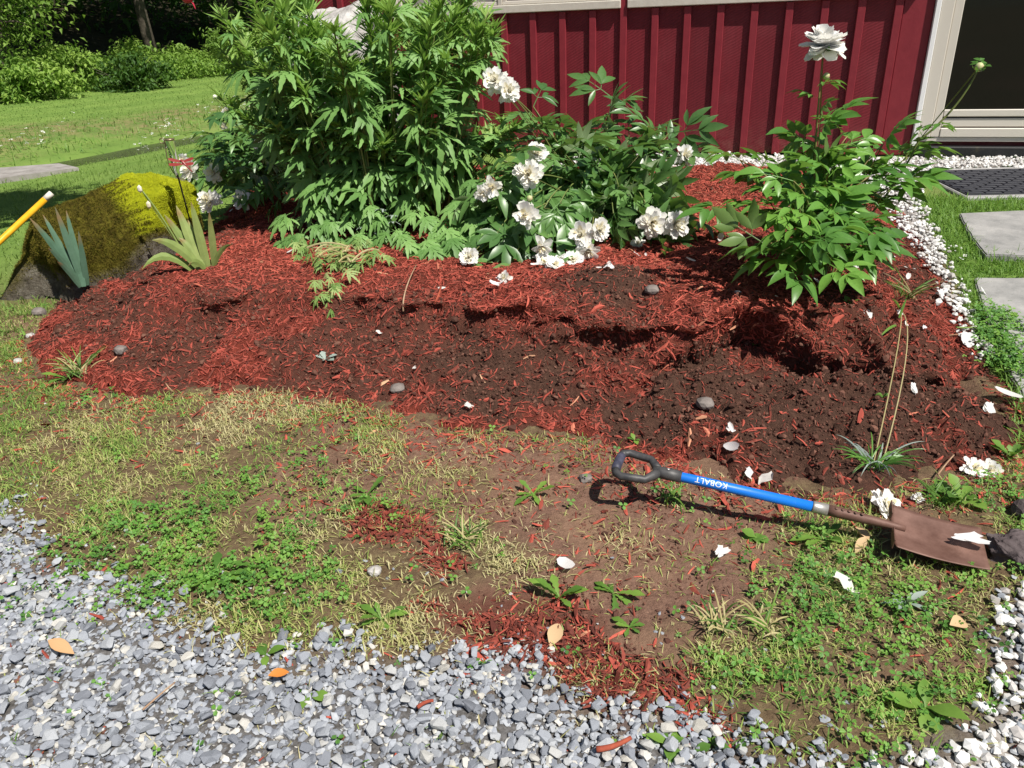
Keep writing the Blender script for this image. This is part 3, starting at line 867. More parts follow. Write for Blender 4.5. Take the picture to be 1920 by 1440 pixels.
def peony_leaf(seed, W=.36, prof=ELL, nleaf=9):
    r = np.random.default_rng(seed); ps = [stalk(.5, .022)]
    groups = [(.52, 0, 0, 1.0), (.34, .0, 1.0, .9), (.34, 0., -1.0, .9)]
    for gx_, gy_, ga, gs in groups:
        bx_, by_ = gx_ + .14*gs*cos(ga), gy_ + .14*gs*sin(ga)
        ps.append(strip_leaf(.16*gs, .016, [1, 1, 1], .5, 0, 2, gx_, gy_, ga))
        for da, sc in ((0, 1.), (.72, .82), (-.72, .82)):
            if nleaf < 9 and ga != 0 and da != 0 and r.random() < .4: continue
            L = .56*gs*sc*r.uniform(.85, 1.15)
            ps.append(strip_leaf(L, L*W*r.uniform(.85, 1.15), prof, r.uniform(.2, .6), r.uniform(-.05, .55), 5, bx_, by_, ga+da+r.uniform(-.2, .2), r.uniform(-.01, .02)))
    V, F = join(ps)
    V[:, 2] += -.12*V[:, 0]**2 + r.uniform(-.12, .12)*V[:, 1] - .15*V[:, 1]**2
    return V, F

def lobed_leaf(seed, wk=1.):
    """palmate, deeply cut leaf with pointed, toothed lobes"""
    r = np.random.default_rng(seed); ps = [stalk(.30, .016)]
    tooth = [.18, .42, .62, .50, .78, .52, .60, .34, .36, .02]
    for (x0, a, L, W) in ((.28, 0, .72, .32), (.30, .68, .60, .25), (.30, -.68, .60, .25), (.26, 1.4, .44, .19), (.26, -1.4, .44, .19)):
        L *= r.uniform(.88, 1.12); W *= wk
        ps.append(strip_leaf(L, W*r.uniform(.9, 1.15), tooth, r.uniform(.1, .3), r.uniform(.15, .45), 9, x0, 0, a + r.uniform(-.1, .1)))
    # secondary points on the centre lobe
    for s in (-1, 1):
        ps.append(strip_leaf(.30, .12, tooth, .2, .25, 9, .50, s*.03, s*.7))
    V, F = join(ps)
    V[:, 2] += -.30*V[:, 0]**2 - .18*V[:, 1]**2
    return V, F

def cut_leaf_small(seed):
    r = np.random.default_rng(seed); ps = []
    for a in (0, .35, -.35):
        ps.append(strip_leaf(1*r.uniform(.8, 1.1), .15, [.2, .7, 1, .6, .03], .3, r.uniform(-.1, .4), 4, 0, 0, a))
    return join(ps)

def petal(L, W, cup, seed):
    r = np.random.default_rng(seed)
    t = np.linspace(0, 1, 5); w = np.array([.25, .8, 1, .95, .55])*W*.5
    V = []
    for i in range(5):
        for s in (-1, -.35, .35, 1):
            zz = cup*L*t[i]**2 + .25*w[i]*s*s + r.uniform(-.014, .014)*L*(i/4)
            V.append((L*t[i] + (r.uniform(-.035, .035)*L if i == 4 else 0), s*w[i], zz))
    F = [(i*4+j, (i+1)*4+j, (i+1)*4+j+1, i*4+j+1) for i in range(4) for j in range(3)]
    return np.array(V), np.array(F)

def rotz(V, a):
    c, s = cos(a), sin(a)
    return np.stack([c*V[:, 0] - s*V[:, 1], s*V[:, 0] + c*V[:, 1], V[:, 2]], 1)

def pitch(V, a):
    c, s = cos(a), sin(a)
    return np.stack([c*V[:, 0] - s*V[:, 2], V[:, 1], s*V[:, 0] + c*V[:, 2]], 1)

def flower_meshes(seed, open_=1., ragged=0.):
    """outer petals, inner petals; unit radius 0.5, axis +z"""
    r = np.random.default_rng(seed); outer, inner, ro, ri = [], [], [], []
    def add(lst, rl, n, L, W, el, cup, jit):
        for k in range(n):
            if r.random() < ragged*.35: continue
            V, F = petal(L*r.uniform(.82, 1.1), W*r.uniform(.8, 1.2), cup*r.uniform(.6, 1.4), int(r.integers(1e6)))
            V = pitch(V, el + r.normal(0, jit + ragged*.35)); V = rotz(V, 2*pi*k/n + r.normal(0, .25))
            lst.append((V, F)); rl += [r.random()*(.25 if el > 1.3 and seed != 300 else 1)]*len(V)
    if seed == 300:
        for e_, n_ in ((-.45, 9), (-.1, 11), (.25, 11), (.6, 10)): add(outer, ro, n_, .5, .34, e_, -.1, .16)
        for e_, n_ in ((.9, 9), (1.15, 7), (1.4, 5)): add(inner, ri, n_, .46, .30, e_, -.1, .16)
        return join(outer), np.array(ro), join(inner), np.array(ri)
    add(outer, ro, 10, .52, .30, -.15, .05, .2)
    add(outer, ro, 12, .50, .24, .15, .1, .22)
    add(outer, ro, 14, .46, .18, .45, .1, .25)
    add(inner, ri, 16, .42, .14, .75, .05, .25)
    add(inner, ri, 14, .36, .12, 1.1, .05, .25)
    add(inner, ri, 6, .24, .14, 1.4, .05, .2)
    return join(outer), np.array(ro), join(inner), np.array(ri)

FLOW = []
for k, rag in ((0, 0.), (1, .15), (2, .6), (3, 1.1)):
    (Vo, Fo), ro, (Vi, Fi), ri = flower_meshes(300+k, 1, rag)
    FLOW.append((mesh_np('flower', Vo, Fo, M_PETAL, ro*.99, True), mesh_np('flower_centre', Vi, Fi, M_CREAM if k else M_PETAL, ri*.99, True)))

def basis(zdir, spin=0.):
    z = np.asarray(zdir, float); z = z/np.linalg.norm(z)
    a = np.array([cos(spin), sin(spin), .13]); x_ = a - z*(a @ z); x_ /= np.linalg.norm(x_)
    return np.stack([x_, np.cross(z, x_), z], 1)

def flower_at(parent, p, zdir, size, kind, label=None, name='flower'):
    loc = to_local(np.array([p]), parent)[0]
    f = link(name, FLOW[kind][0], parent, mat4(basis(zdir, rng.uniform(0, 6)), loc, size), label=label)
    link('flower_centre', FLOW[kind][1], f)
    return f

def bez(p0, p1, p2, n=10):
    t = np.linspace(0, 1, n)[:, None]
    return (1-t)**2*np.asarray(p0) + 2*t*(1-t)*np.asarray(p1) + t**2*np.asarray(p2)

PEO_D = [mesh_np('leaf', *peony_leaf(400+k, .34, ELL), M_PEO_D, rnd=None, smooth=True) for k in range(5)]
PEO_R = [mesh_np('leaf', *peony_leaf(420+k, .43, ELL), M_PEO_R, smooth=True) for k in range(5)]

def stem_leaves(parent, path, meshes, ts, size, spread, droop, max_n=999, downturn=0.):
    """compound leaves along a stem, alternate, each its own object"""
    n = len(path); k = rng.uniform(0, 6)
    for i, t in enumerate(ts):
        j = min(int(t*(n-1)), n-2); f = t*(n-1)-j
        p = path[j]*(1-f) + path[j+1]*f
        tg = path[j+1]-path[j]; tg = tg/np.linalg.norm(tg)
        k += 2.4 + rng.normal(0, .3)
        side = np.array([cos(k), sin(k), 0])
        dirv = side*spread + tg*(1-spread*.4) + np.array([0, 0, -droop + rng.normal(0, .15)])
        up = np.array([0, -.12, 1.]) + side*.3 + rng.normal(0, .38, 3) - downturn*np.array([0, 0, 1.4])
        R = frames(dirv[None], up[None])[0]
        s = size*rng.uniform(.78, 1.2)*(1 - .25*t)
        link('leaf', meshes[int(rng.integers(len(meshes)))], parent, mat4(R, to_local(p[None], parent)[0], s))

def stem_part(parent, path, r0, r1, mat, sides=5, name='stem'):
    V, F = tube(path, np.linspace(r0, r1, len(path)), sides)
    return part(name, V, F, mat, parent, smooth=True)

def sepals(parent, p, zdir, size):
    ps = []
    for k in range(5):
        V, F = strip_leaf(.4, .2, ELL, .3, .2, 4); V = pitch(V, -.3 if k % 2 else .5); ps.append((rotz(V, k*1.257+.3), F))
    V, F = join(ps)
    link('sepals', mesh_np('sepals', V, F, M_PEO_R, smooth=True), parent, mat4(basis(zdir), to_local(np.array([p]), parent)[0], size))

def bud_at(parent, p, zdir, size, mat=None):
    V, F = ico(2, 9, .05, (1, 1, 1.1))
    b = link('bud', mesh_np('bud', V, F, mat or M_BUD, smooth=True), parent, mat4(basis(zdir), to_local(np.array([p]), parent)[0], size))
    ps = []
    for k in range(5):
        v, f = strip_leaf(.75, .42, ELL, .2, -.55, 5); ps.append((rotz(pitch(v + np.array([.08, 0, -.5]), .25), k*1.257), f))
    v, f = join(ps)
    link('sepal', mesh_np('sepal', v, f, M_PEO_R, smooth=True), b)
M_BUD = plain_mat('peony_bud', (.45, .5, .22), .5, .4, var=(2.5, (.6, .3, .3), .45, .7))

# ------------------------------------------------------------------ right peony
pb = hit(1525, 505)
pe = thing('peony_plant', 'bright green peony with one tall white flower standing alone on the right', 'peony', pb)
tops = [(1400, 330, 3.35), (1345, 385, 3.2), (1360, 300, 3.5), (1440, 390, 3.0), (1420, 460, 2.95), (1520, 440, 2.85), (1580, 400, 3.1), (1600, 255, 3.5), (1680, 270, 3.55), (1650, 330, 3.45), (1700, 350, 3.6), (1480, 340, 3.1), (1560, 320, 3.3), (1620, 420, 3.2), (1455, 470, 2.9), (1530, 250, 3.5), (1740, 290, 3.6), (1470, 500, 2.95), (1560, 495, 2.95), (1640, 460, 3.1)]
for (tx, ty, Y) in tops[::1]:
    tx = 1530 + (tx-1530)*.84
    T = aty(tx, ty, Y); b = pb + np.array([rng.normal(0, .06), rng.normal(0, .06), -.02])
    mid = (b+T)/2 + np.array([(b-T)[0]*.25, (b-T)[1]*.25, .12])
    path = bez(b, mid, T)
    stem_part(pe, path, .005, .003, M_STEMR)
    stem_leaves(pe, path, PEO_R, np.linspace(.42, 1, 5), .258, .9, -.02)
Ft = aty(1545, 88, 3.45)
path = bez(pb, (pb+Ft)/2 + np.array([-.03, 0, 0]), Ft - np.array([0, 0, .03]), 14)
stem_part(pe, path, .006, .0035, M_STEMR)
stem_leaves(pe, path, PEO_R, (.40, .48, .54, .6, .66), .18, .85, .0)
stem_leaves(pe, path, PEO_R, (.71, .76, .81, .86), .12, .85, .2)
fl = flower_at(pe, Ft, (-.15, -.12, 1), .185, 0, 'tall open white flower at the top of its stem')
sepals(pe, Ft - np.array([0, 0, .022]), (.1, .05, -1), .16)
bud_at(pe, aty(1549, 143, 3.42), (.5, -.3, .7), .028)
Bt = aty(1836, 126, 3.5)
bb = aty(1725, 262, 3.55)
path = np.vstack([bez(pb, pb*.4+bb*.6+np.array([.05, 0, -.1]), bb, 9)[:-1], bez(bb, aty(1800, 205, 3.52), Bt, 9)])
stem_part(pe, path, .006, .004, M_STEM)
stem_leaves(pe, path, PEO_R, (.30, .38, .45, .52, .58), .16, .9, .05)
bud_at(pe, Bt, (.2, -.1, 1), .036)
stem_leaves(pe, path, PEO_R, (.985, .99), .075, .9, -.1)

# ------------------------------------------------------------------ middle peony, flopped over
pb = hit(1130, 395)
pm = thing('peony_plant', 'dark green peony flopped to the ground with many fading white flowers against the red wall', 'peony', pb)
tops = [(1000, 200, 4.6), (1030, 240, 4.7), (1150, 185, 4.9), (1215, 235, 4.75), (1255, 250, 4.6), (1270, 290, 4.5), (1090, 270, 4.6), (1060, 300, 4.4), (1130, 300, 4.35), (1180, 330, 4.2), (1230, 350, 4.1), (1240, 400, 4.0), (1200, 425, 3.9), (1290, 430, 3.9), (1150, 400, 3.9),
        (1000, 260, 4.5), (960, 330, 4.2), (930, 390, 4.0), (900, 430, 3.9), (990, 440, 3.8), (1050, 380, 3.9), (1040, 430, 3.8), (890, 470, 3.75), (950, 470, 3.75), (1090, 350, 4.1), (1010, 330, 4.2), (1180, 260, 4.6), (1110, 440, 3.8), (1060, 470, 3.72), (880, 380, 4.1), (1200, 290, 4.4), (1240, 440, 3.85), (1160, 350, 4.05), (900, 340, 4.0), (930, 440, 3.8), (970, 400, 3.85), (1020, 390, 3.85), (940, 300, 4.1), (970, 480, 3.72), (1060, 290, 4.2), (1210, 380, 3.95)]
for i, (tx, ty, Y) in enumerate(tops):
    T = aty(tx, ty, Y); T[2] = max(T[2], float(hgt(T[0:1], T[1:2])[0]) + .05)
    b = pb + np.array([rng.normal(-.04, .1), rng.normal(0, .08), -.02])
    flop = ty > 310
    mid = (b+T)/2 + np.array([0, 0, .30 if flop else .08])
    path = bez(b, mid, T)
    stem_part(pm, path, .005, .003, M_STEM)
    stem_leaves(pm, path, PEO_D, np.linspace(.30 if flop else .55, 1, 8 if flop else 4), .34, .9, .4 if flop else -.05, downturn=(.9 if flop and 1120 < tx < 1250 and rng.random() < .8 else 0.))
mid_fl = [(928, 152, 4.3, .14, 2, (-.2, -.8, .4)), (953, 170, 4.25, .13, 2, (.3, -.9, .2)), (1007, 289, 4.0, .12, 2, (0, -.7, .7)), (992, 327, 3.85, .15, 1, (-.1, -.9, .5)), (986, 402, 3.7, .14, 3, (-.1, -.8, .3)), (1122, 432, 3.7, .12, 2, (.3, -.7, .3)), (1090, 440, 3.7, .13, 2, (-.2, -.7, .2)), (1103, 470, 3.66, .12, 3, (0, -.7, -.3)),
          (1222, 418, 3.75, .155, 1, (.1, -.9, .2)), (1266, 420, 3.75, .14, 2, (.3, -.8, .2)), (1017, 462, 3.65, .11, 3, (0, -.8, -.4)), (880, 482, 3.65, .1, 2, (0, -.7, .4)), (1284, 292, 4.4, .12, 2, (.4, -.8, .2)), (922, 352, 3.9, .12, 3, (-.1, -.7, .1)), (905, 362, 3.9, .09, 3, (-.1, -.7, -.1))]
for (fx, fy, Y, s, kd, zd) in mid_fl:
    p = aty(fx, fy, Y); p[2] = max(p[2], float(hgt(p[0:1], p[1:2])[0]) + .03)
    b = pb + np.array([rng.normal(-.04, .1), rng.normal(0, .08), 0])
    stem_part(pm, bez(b, (b+p)/2 + np.array([0, .05, .14]), p - np.array(zd)*.01), .005, .003, M_STEM)
    flower_at(pm, p, zd, s, kd)
bud_at(pm, aty(993, 372, 3.75), (0, -.5, .6), .03)

# ------------------------------------------------------------------ left peony behind the boulder
pb = hit(500, 352)
pl = thing('peony_plant', 'dark green peony beside the mossy boulder, left of the tall lobed plant', 'peony', pb)
tops = [(420, 215, 5.6), (440, 250, 5.4), (400, 280, 5.3), (470, 200, 5.5), (480, 260, 5.2), (420, 310, 5.1), (450, 340, 5.0), (500, 300, 5.1), (395, 330, 5.15), (500, 350, 4.95), (530, 260, 5.3), (440, 290, 5.1), (480, 320, 4.95), (560, 310, 5.1), (545, 360, 4.9), (475, 240, 5.6), (410, 250, 5.5), (510, 220, 5.5)]
for (tx, ty, Y) in tops:
    T = aty(tx, ty, Y); T[2] = max(T[2], float(hgt(T[0:1], T[1:2])[0]) + .06)
    b = pb + np.array([rng.normal(0, .08), rng.normal(0, .08), -.02])
    path = bez(b, (b+T)/2 + np.array([0, 0, .18]), T)
    stem_part(pl, path, .005, .003, M_STEM)
    stem_leaves(pl, path, PEO_D, np.linspace(.25, 1, 8), .30, .9, .1)
for (fx, fy, Y, s, kd, zd) in [(393, 378, 4.85, .16, 1, (-.2, -.6, .7)), (455, 374, 4.85, .13, 2, (0, -.7, .6)), (402, 325, 5.0, .13, 2, (-.3, -.8, .3)), (357, 318, 5.2, .16, 1, (-.5, -.7, .4)), (425, 209, 5.6, .07, 3, (-.3, -.7, .4)), (420, 237, 5.5, .06, 3, (-.3, -.7, .2)), (487, 155, 5.4, .09, 3, (-.2, -.6, -.4)), (485, 272, 5.0, .07, 3, (0, -.8, 0)), (345, 298, 5.3, .08, 3, (-.3, -.8, .2))]:
    p = aty(fx, fy, Y); p[2] = max(p[2], float(hgt(p[0:1], p[1:2])[0]) + .03)
    stem_part(pl, bez(pb, (pb+p)/2 + np.array([0, .05, .15]), p), .005, .003, M_STEM)
    flower_at(pl, p, zd, s, kd)
p = aty(403, 182, 5.6); stem_part(pl, bez(pb, (pb+p)/2 + np.array([0.05, 0, .1]), p), .004, .0025, M_STEM); bud_at(pl, p, (-.2, 0, 1), .03, M_CREAM)

# ------------------------------------------------------------------ tall plant with lobed leaves
pb = hit(730, 425)
bp = thing('lobed_leaf_plant', 'tall dense clump of deeply lobed green leaves in the middle of the bed', 'plant', pb)
LOB = [mesh_np('leaf', *lobed_leaf(500+k, .82), M_BIG, smooth=True) for k in range(6)]
LOBT = [lobed_leaf(500+k, .82) for k in range(6)]
CUT = [cut_leaf_small(520+k) for k in range(4)]
cand = []; tips = []
nst = 82
for s in range(nst):
    a = s*2.39996 + rng.normal(0, .15); rr_ = math.sqrt((s*.618034*1.0) % 1.0 if s >= 52 else (s+.5)/52)
    b = pb + np.array([cos(a)*.36*rr_, sin(a)*.28*rr_ + .05, -.02])
    top_r = rr_**.8
    tx = cos(a)*.80*top_r - .02; ty_ = sin(a)*.55*top_r + .1
    hz = (1.32 - .26*top_r**2.2)*rng.uniform(.70, 1.06); tx += rng.normal(0, .06); ty_ += rng.normal(0, .05)
    if s >= 52: hz *= .5
    T = pb + np.array([tx, ty_, hz])
    path = bez(b, b*.45 + T*.55 + np.array([-cos(a)*.06, -sin(a)*.05, .12]), T, 12)
    stem_part(bp, path, .0065, .003, M_STEM)
    k = rng.uniform(0, 6)
    for t in np.linspace(.14, .93, 15):
        if t < .5 and rng.random() < .45: k += 2.4; continue
        j = min(int(t*11), 10); f = t*11-j
        p = path[j]*(1-f) + path[j+1]*f
        k += 2.4 + rng.normal(0, .4)
        side = np.array([cos(k), sin(k), 0])
        dirv = side + np.array([0, 0, rng.normal(.15, .4)])
        size = rng.uniform(.13, .255)*(1.12 - .55*max(t-.5, 0)*2*.8)
        cand.append((p, frames(dirv[None], (np.array([.12, -.3, 1.]) + rng.normal(0, .28, 3))[None])[0], size))
    tips.append((T, path[-1]-path[-2]))
low = [(800, 450, 3.95), (830, 470, 3.9), (770, 470, 3.9), (860, 440, 3.95), (590, 420, 4.2), (600, 380, 4.3), (570, 440, 4.2), (840, 430, 4.0), (810, 480, 3.85), (700, 440, 4.15), (745, 430, 4.1), (660, 430, 4.15), (630, 405, 4.2), (880, 400, 4.1), (900, 425, 4.0), (865, 375, 4.15), (825, 415, 4.1), (780, 400, 4.15), (720, 400, 4.2), (670, 390, 4.2), (600, 340, 4.3), (880, 340, 4.2), (560, 400, 4.3)]
for (tx, ty, Y) in low:
    T = aty(tx, ty, Y); T[2] = max(T[2], float(hgt(T[0:1], T[1:2])[0]) + .06)
    for q_ in range(4):
        cand.append((T + rng.normal(0, .03, 3)*np.array([1, 1, .5]), frames(np.array([[rng.normal(0, .8), -1 + rng.normal(0, .5), -.25]]), np.array([[0, -.3, 1.]]))[0], rng.uniform(.13, .19)))
cp = np.array([c[0] for c in cand])
order = np.argsort(np.array([np.linalg.norm(c[0]-CO) - .6*c[0][2] for c in cand]))
for i in order[:300]:
    p, R, s = cand[i]
    link('leaf', LOB[int(rng.integers(6))], bp, mat4(R, to_local(p[None], bp)[0], s))
rest = order[300:]
V, F, rr = inst_multi(LOBT, cp[rest], np.array([cand[i][1] for i in rest]), np.array([cand[i][2] for i in rest]), rng.random(len(rest)))
part('foliage', V, F, M_BIG, bp, rr, True, kind='stuff')
# whorls of narrow young leaves at the tips
P_, R_, S_ = [], [], []
for T, tg in tips:
    tg = tg/np.linalg.norm(tg)
    for k in range(40):
        a = rng.uniform(0, 2*pi); d_ = rng.uniform(0, .36)
        side = np.array([cos(a), sin(a), 0])
        P_.append(T - tg*d_); dirv = side*rng.uniform(.35, 1.) + tg*rng.uniform(.3, 1.1)
        R_.append(frames(dirv[None], np.array([[0, 0, 1.]]))[0]); S_.append(rng.uniform(.06, .14))
V, F, rr = inst_multi(CUT, np.array(P_), np.array(R_), np.array(S_), rng.random(len(P_))*.99)
part('young_leaves', V, F, M_BIGTIP, bp, rr, True, kind='stuff')

# ------------------------------------------------------------------ irises
def sword(p0, p1, w, sag=0.):
    mid = (p0+p1)/2 + np.array([0, 0, sag])
    C = bez(p0, mid, p1, 8); t = np.linspace(0, 1, 8)
    wd = np.interp(t, [0, .15, .55, .85, 1], [.7, 1, 1, .55, .03])*w*.5
    T = p1-p0; side = np.cross(T, C.mean(0)-CO); side /= np.linalg.norm(side)
    nrm = np.cross(side, T); nrm /= np.linalg.norm(nrm)
    V = np.vstack([np.array([C[i]-side*wd[i], C[i]+nrm*wd[i]*.16, C[i]+side*wd[i], C[i]-nrm*wd[i]*.16]) for i in range(8)])
    F = [(i*4+j, i*4+(j+1) % 4, (i+1)*4+(j+1) % 4, (i+1)*4+j) for i in range(7) for j in range(4)]
    return V, np.array(F)

def iris(label, base_px, tips_, mat, wpx):
    b = hit(*base_px) if len(base_px) == 2 else at(*base_px); o = thing('iris_plant', label, 'iris', b, 'iris plants at the left end of the bed')
    for (tx, ty, dY, w, sag, bdx) in tips_:
        T = aty(tx, ty, b[1] + dY)
        V, F = sword(b + np.array([bdx, rng.normal(0, .015), -.02]), T, w, sag)
        tp = np.repeat([0, 0, 0, 0, 0, 0, rng.choice([0, .5, .8]), rng.choice([.3, 1.])], 4)
        lf = part('leaf', V, F, mat, o, smooth=False)
        a__ = lf.data.attributes.new('tip', 'FLOAT', 'POINT'); a__.data.foreach_set('value', tp.astype(np.float32))
    return o
iris('yellow green iris fan in the red mulch beside the moss', (388, 503), [(308, 402, .02, .04, .03, -.03), (330, 385, .05, .045, .04, -.02), (358, 378, .0, .042, .02, 0), (392, 397, -.02, .035, 0, .03), (285, 450, -.1, .045, .10, -.02), (265, 506, -.12, .04, .16, -.06), (335, 445, .0, .04, .05, -.01), (352, 412, .06, .04, .03, -.02), (436, 458, -.05, .025, .07, .02), (352, 500, -.1, .03, .08, 0)], M_IRIS_Y, 0)
iris('blue green iris fan leaning against the mossy boulder', (155, 530, .13), [(55, 408, -.06, .034, .05, -.012), (80, 402, .02, .032, .03, -.006), (103, 388, -.03, .036, .02, 0), (124, 394, .06, .032, .01, .006), (147, 433, -.02, .03, 0, .014), (90, 465, -.12, .032, .06, -.014), (107, 490, -.12, .026, .04, -.01)], M_IRIS_B, 0)
# dead flower stalk of the iris in front of the moss
b = at(345, 478, .2); o = thing('iris_stalk', 'thin iris stalk with withered buds crossing the yellow moss', 'stalk', b)
T = aty(262, 352, b[1]-.02)
part('stem', *tube(bez(b, (b+T)/2+np.array([.02, 0, .02]), T, 8), np.linspace(.006, .004, 8), 5), M_IRIS_Y, o, smooth=True)
for k, (tx, ty) in enumerate(((262, 354), (279, 384))):
    V, F = ico(1, 5+k, .2, (.6, .6, 1)); part('withered_bud', V*.045 + aty(tx, ty, b[1]-.03), F, M_CREAM, o)

# ------------------------------------------------------------------ boulders
m, nt, bs, out = new_mat('mossy_rock')
rockc = ramp(nt, noise(nt, 13, 8, .75), [(.32, (.05, .043, .034)), (.5, (.15, .13, .10)), (.68, (.30, .275, .23))])
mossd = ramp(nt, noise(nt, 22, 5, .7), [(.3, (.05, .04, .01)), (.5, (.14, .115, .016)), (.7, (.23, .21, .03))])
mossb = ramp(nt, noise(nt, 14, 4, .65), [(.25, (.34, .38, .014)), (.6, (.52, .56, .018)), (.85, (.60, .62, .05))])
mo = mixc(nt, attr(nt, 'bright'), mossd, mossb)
nt.links.new(mixc(nt, attr(nt, 'moss'), rockc, mo), bs.inputs['Base Color'])
bs.inputs['Roughness'].default_value = .95; bs.inputs['Specular IOR Level'].default_value = .1
bump(nt, bs, noise(nt, 24, 8, .8), 1., .05)
M_MOSSROCK = m

def boulder_mesh(c, half, rot, seed, amp):
    V, F = ico(6, seed, 0)
    U = V/np.linalg.norm(V, axis=1, keepdims=True)
    U = np.sign(U)*abs(U)**.54
    r = np.random.default_rng(seed)
    for sc, am in ((1.6, .10), (3.2, .055), (7, .03), (15, .016), (32, .008)):
        K = r.normal(size=(6, 3))*sc; ph = r.uniform(0, 6, 6)
        n_ = sum(np.sin(U @ K[i] + ph[i]) for i in range(6))/6
        U = U*(1 + amp*am*3*n_)[:, None]
    W = U*np.array(half)
    cz, sz = cos(rot), sin(rot)
    W = np.stack([cz*W[:, 0] - sz*W[:, 1], sz*W[:, 0] + cz*W[:, 1], W[:, 2]], 1) + np.array(c)
    return W, F
bc = np.array([-2.38, 4.69, .09])
W, F = boulder_mesh(bc, (.55, .30, .44), .98, 21, 1.1)
u_ = np.stack([W[:, 0]-bc[0], W[:, 1]-bc[1]], 1) @ np.array([cos(.98), sin(.98)])
hn = .5*fbm(W[:, 0] + .4*W[:, 2], W[:, 2] - .3*W[:, 1], 6, 4, 3) + .5*fbm(W[:, 1] - .5*W[:, 0], W[:, 2] + .6*W[:, 0], 5, 4, 13)
hh = W[:, 2] + (hn-.5)*.30
moss = sstep(.16, .24, hh + .06*sstep(.1, -.5, u_))
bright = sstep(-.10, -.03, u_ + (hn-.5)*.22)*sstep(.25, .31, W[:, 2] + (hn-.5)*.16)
pp = aty(328, 350, 5.05); patch = ((W[:, 0]-pp[0])/.10)**2 + ((W[:, 1]-pp[1])/.12)**2 + ((W[:, 2]-pp[2])/.07)**2
moss = moss*sstep(.7, 1.2, patch + (hn-.5)*.6)
mr = thing('mossy_boulder', 'large boulder covered in yellow green moss at the left end of the bed', 'boulder', (bc[0], bc[1], 0))
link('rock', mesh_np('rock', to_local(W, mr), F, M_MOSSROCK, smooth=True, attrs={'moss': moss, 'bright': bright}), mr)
T3 = W[F]; nr = np.cross(T3[:, 1]-T3[:, 0], T3[:, 2]-T3[:, 0]); ar = np.linalg.norm(nr, axis=1)
w_ = ar*moss[F].mean(1); i = rng.choice(len(F), 60000, p=w_/w_.sum())
nn = nr[i]/ar[i, None]; a_ = rng.dirichlet((1, 1, 1), len(i)); P = (T3[i]*a_[:, :, None]).sum(1)
Zd = nn + rng.normal(0, .5, nn.shape); Zd /= np.linalg.norm(Zd, axis=1, keepdims=True)
Rm = frames(Zd, rng.normal(size=nn.shape)); R = np.stack([Rm[:, :, 1], Rm[:, :, 2], Rm[:, :, 0]], 2)
tuft = (np.array([(-.2, 0, 0), (.2, 0, 0), (.02, 0, 1)], float), np.array([(0, 1, 2)]))
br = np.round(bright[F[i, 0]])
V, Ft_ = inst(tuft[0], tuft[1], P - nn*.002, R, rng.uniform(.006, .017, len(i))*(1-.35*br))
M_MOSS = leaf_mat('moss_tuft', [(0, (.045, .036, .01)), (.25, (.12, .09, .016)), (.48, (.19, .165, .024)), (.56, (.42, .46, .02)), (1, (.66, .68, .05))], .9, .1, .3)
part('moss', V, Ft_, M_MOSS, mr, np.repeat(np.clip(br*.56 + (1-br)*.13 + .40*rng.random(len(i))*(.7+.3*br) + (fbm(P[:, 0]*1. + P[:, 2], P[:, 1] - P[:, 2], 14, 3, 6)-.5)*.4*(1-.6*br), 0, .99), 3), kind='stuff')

M_PALEROCK = plain_mat('pale_rock', (.28, .26, .24), .85, .2, var=(7, (.52, .5, .48), .35, .62), bumps=(16, .6, .03))
W, F = boulder_mesh((-1.34, 7.2, .78), (.42, .38, .70), -.3, 5, .5)
o = link('pale_boulder', mesh_np('pale_boulder', W - np.array([-1.34, 7.2, 0]), F, M_PALEROCK, smooth=True), None, Matrix.Translation((-1.34, 7.2, 0)), 'big pale grey boulder behind the tall plant by the house corner', 'boulder')

M_DARKROCK = plain_mat('dark_rock', (.06, .045, .045), .8, .3, var=(9, (.16, .13, .13), .35, .7), bumps=(18, .5, .02))
M_GREYROCK = plain_mat('grey_rock', (.13, .11, .10), .85, .2, var=(12, (.25, .22, .2), .35, .7), bumps=(25, .5, .01))
p = at(1925, 1040, .02)
W, F = boulder_mesh((0, 0, 0), (.072, .064, .04), .4, 8, 1.2)
link('flat_rock', mesh_np('flat_rock', W, F, M_DARKROCK, smooth=True), None, Matrix.Translation(Vector(p)), 'dark purplish flat rock just beyond the tip of the spade', 'rock')
for (px, py, s, mt, lb, sd_) in ((1322, 762, .055, M_GREYROCK, 'grey brown fist sized stone sitting in the dug soil above the blue shaft', 31), (228, 660, .05, M_GREYROCK, 'muddy brown stone half buried in the left slope of the mulch', 32), (703, 1075, .035, M_PALEROCK, 'small pale stone alone in the worn grass left of centre', 33), (745, 733, .05, M_GREYROCK, 'brown stone with a green smear at the front edge of the mulch', 34), (1795, 1005, .0, None, '', 0),
                              (1222, 548, .05, M_GREYROCK, 'flat tan stone on the right shoulder of the brown dirt mound', 35), (75, 590, .06, M_GREYROCK, 'grey stone wedged under the foot of the mossy boulder', 36), (1370, 906, .0, None, '', 0), (1098, 902, .04, M_GREYROCK, 'reddish brown stone beside the black grip of the spade', 37), (1265, 658, .03, M_PALEROCK, 'small white stone in the dug soil below the brown mound', 38),
                              (1925, 965, .075, M_DARKROCK, 'dark rough rock above the flat purplish rock at the right edge', 41), (58, 632, .035, M_PALEROCK, 'small white stone in the grass by the left end of the bed', 39), (35, 680, .035, M_PALEROCK, 'pale broken stone at the left corner of the mulch edge', 40)):
    if mt is None: continue
    p = hit(px, py); W, F = ico(2, sd_, .25, (1, .85, .65))
    W = np.sign(W)*abs(W)**.9*s*1.15
    link('stone', mesh_np('stone', W, F, mt, smooth=False), None, Matrix.Translation(Vector(p) + Vector((0, 0, s*.22))), lb, 'stone')
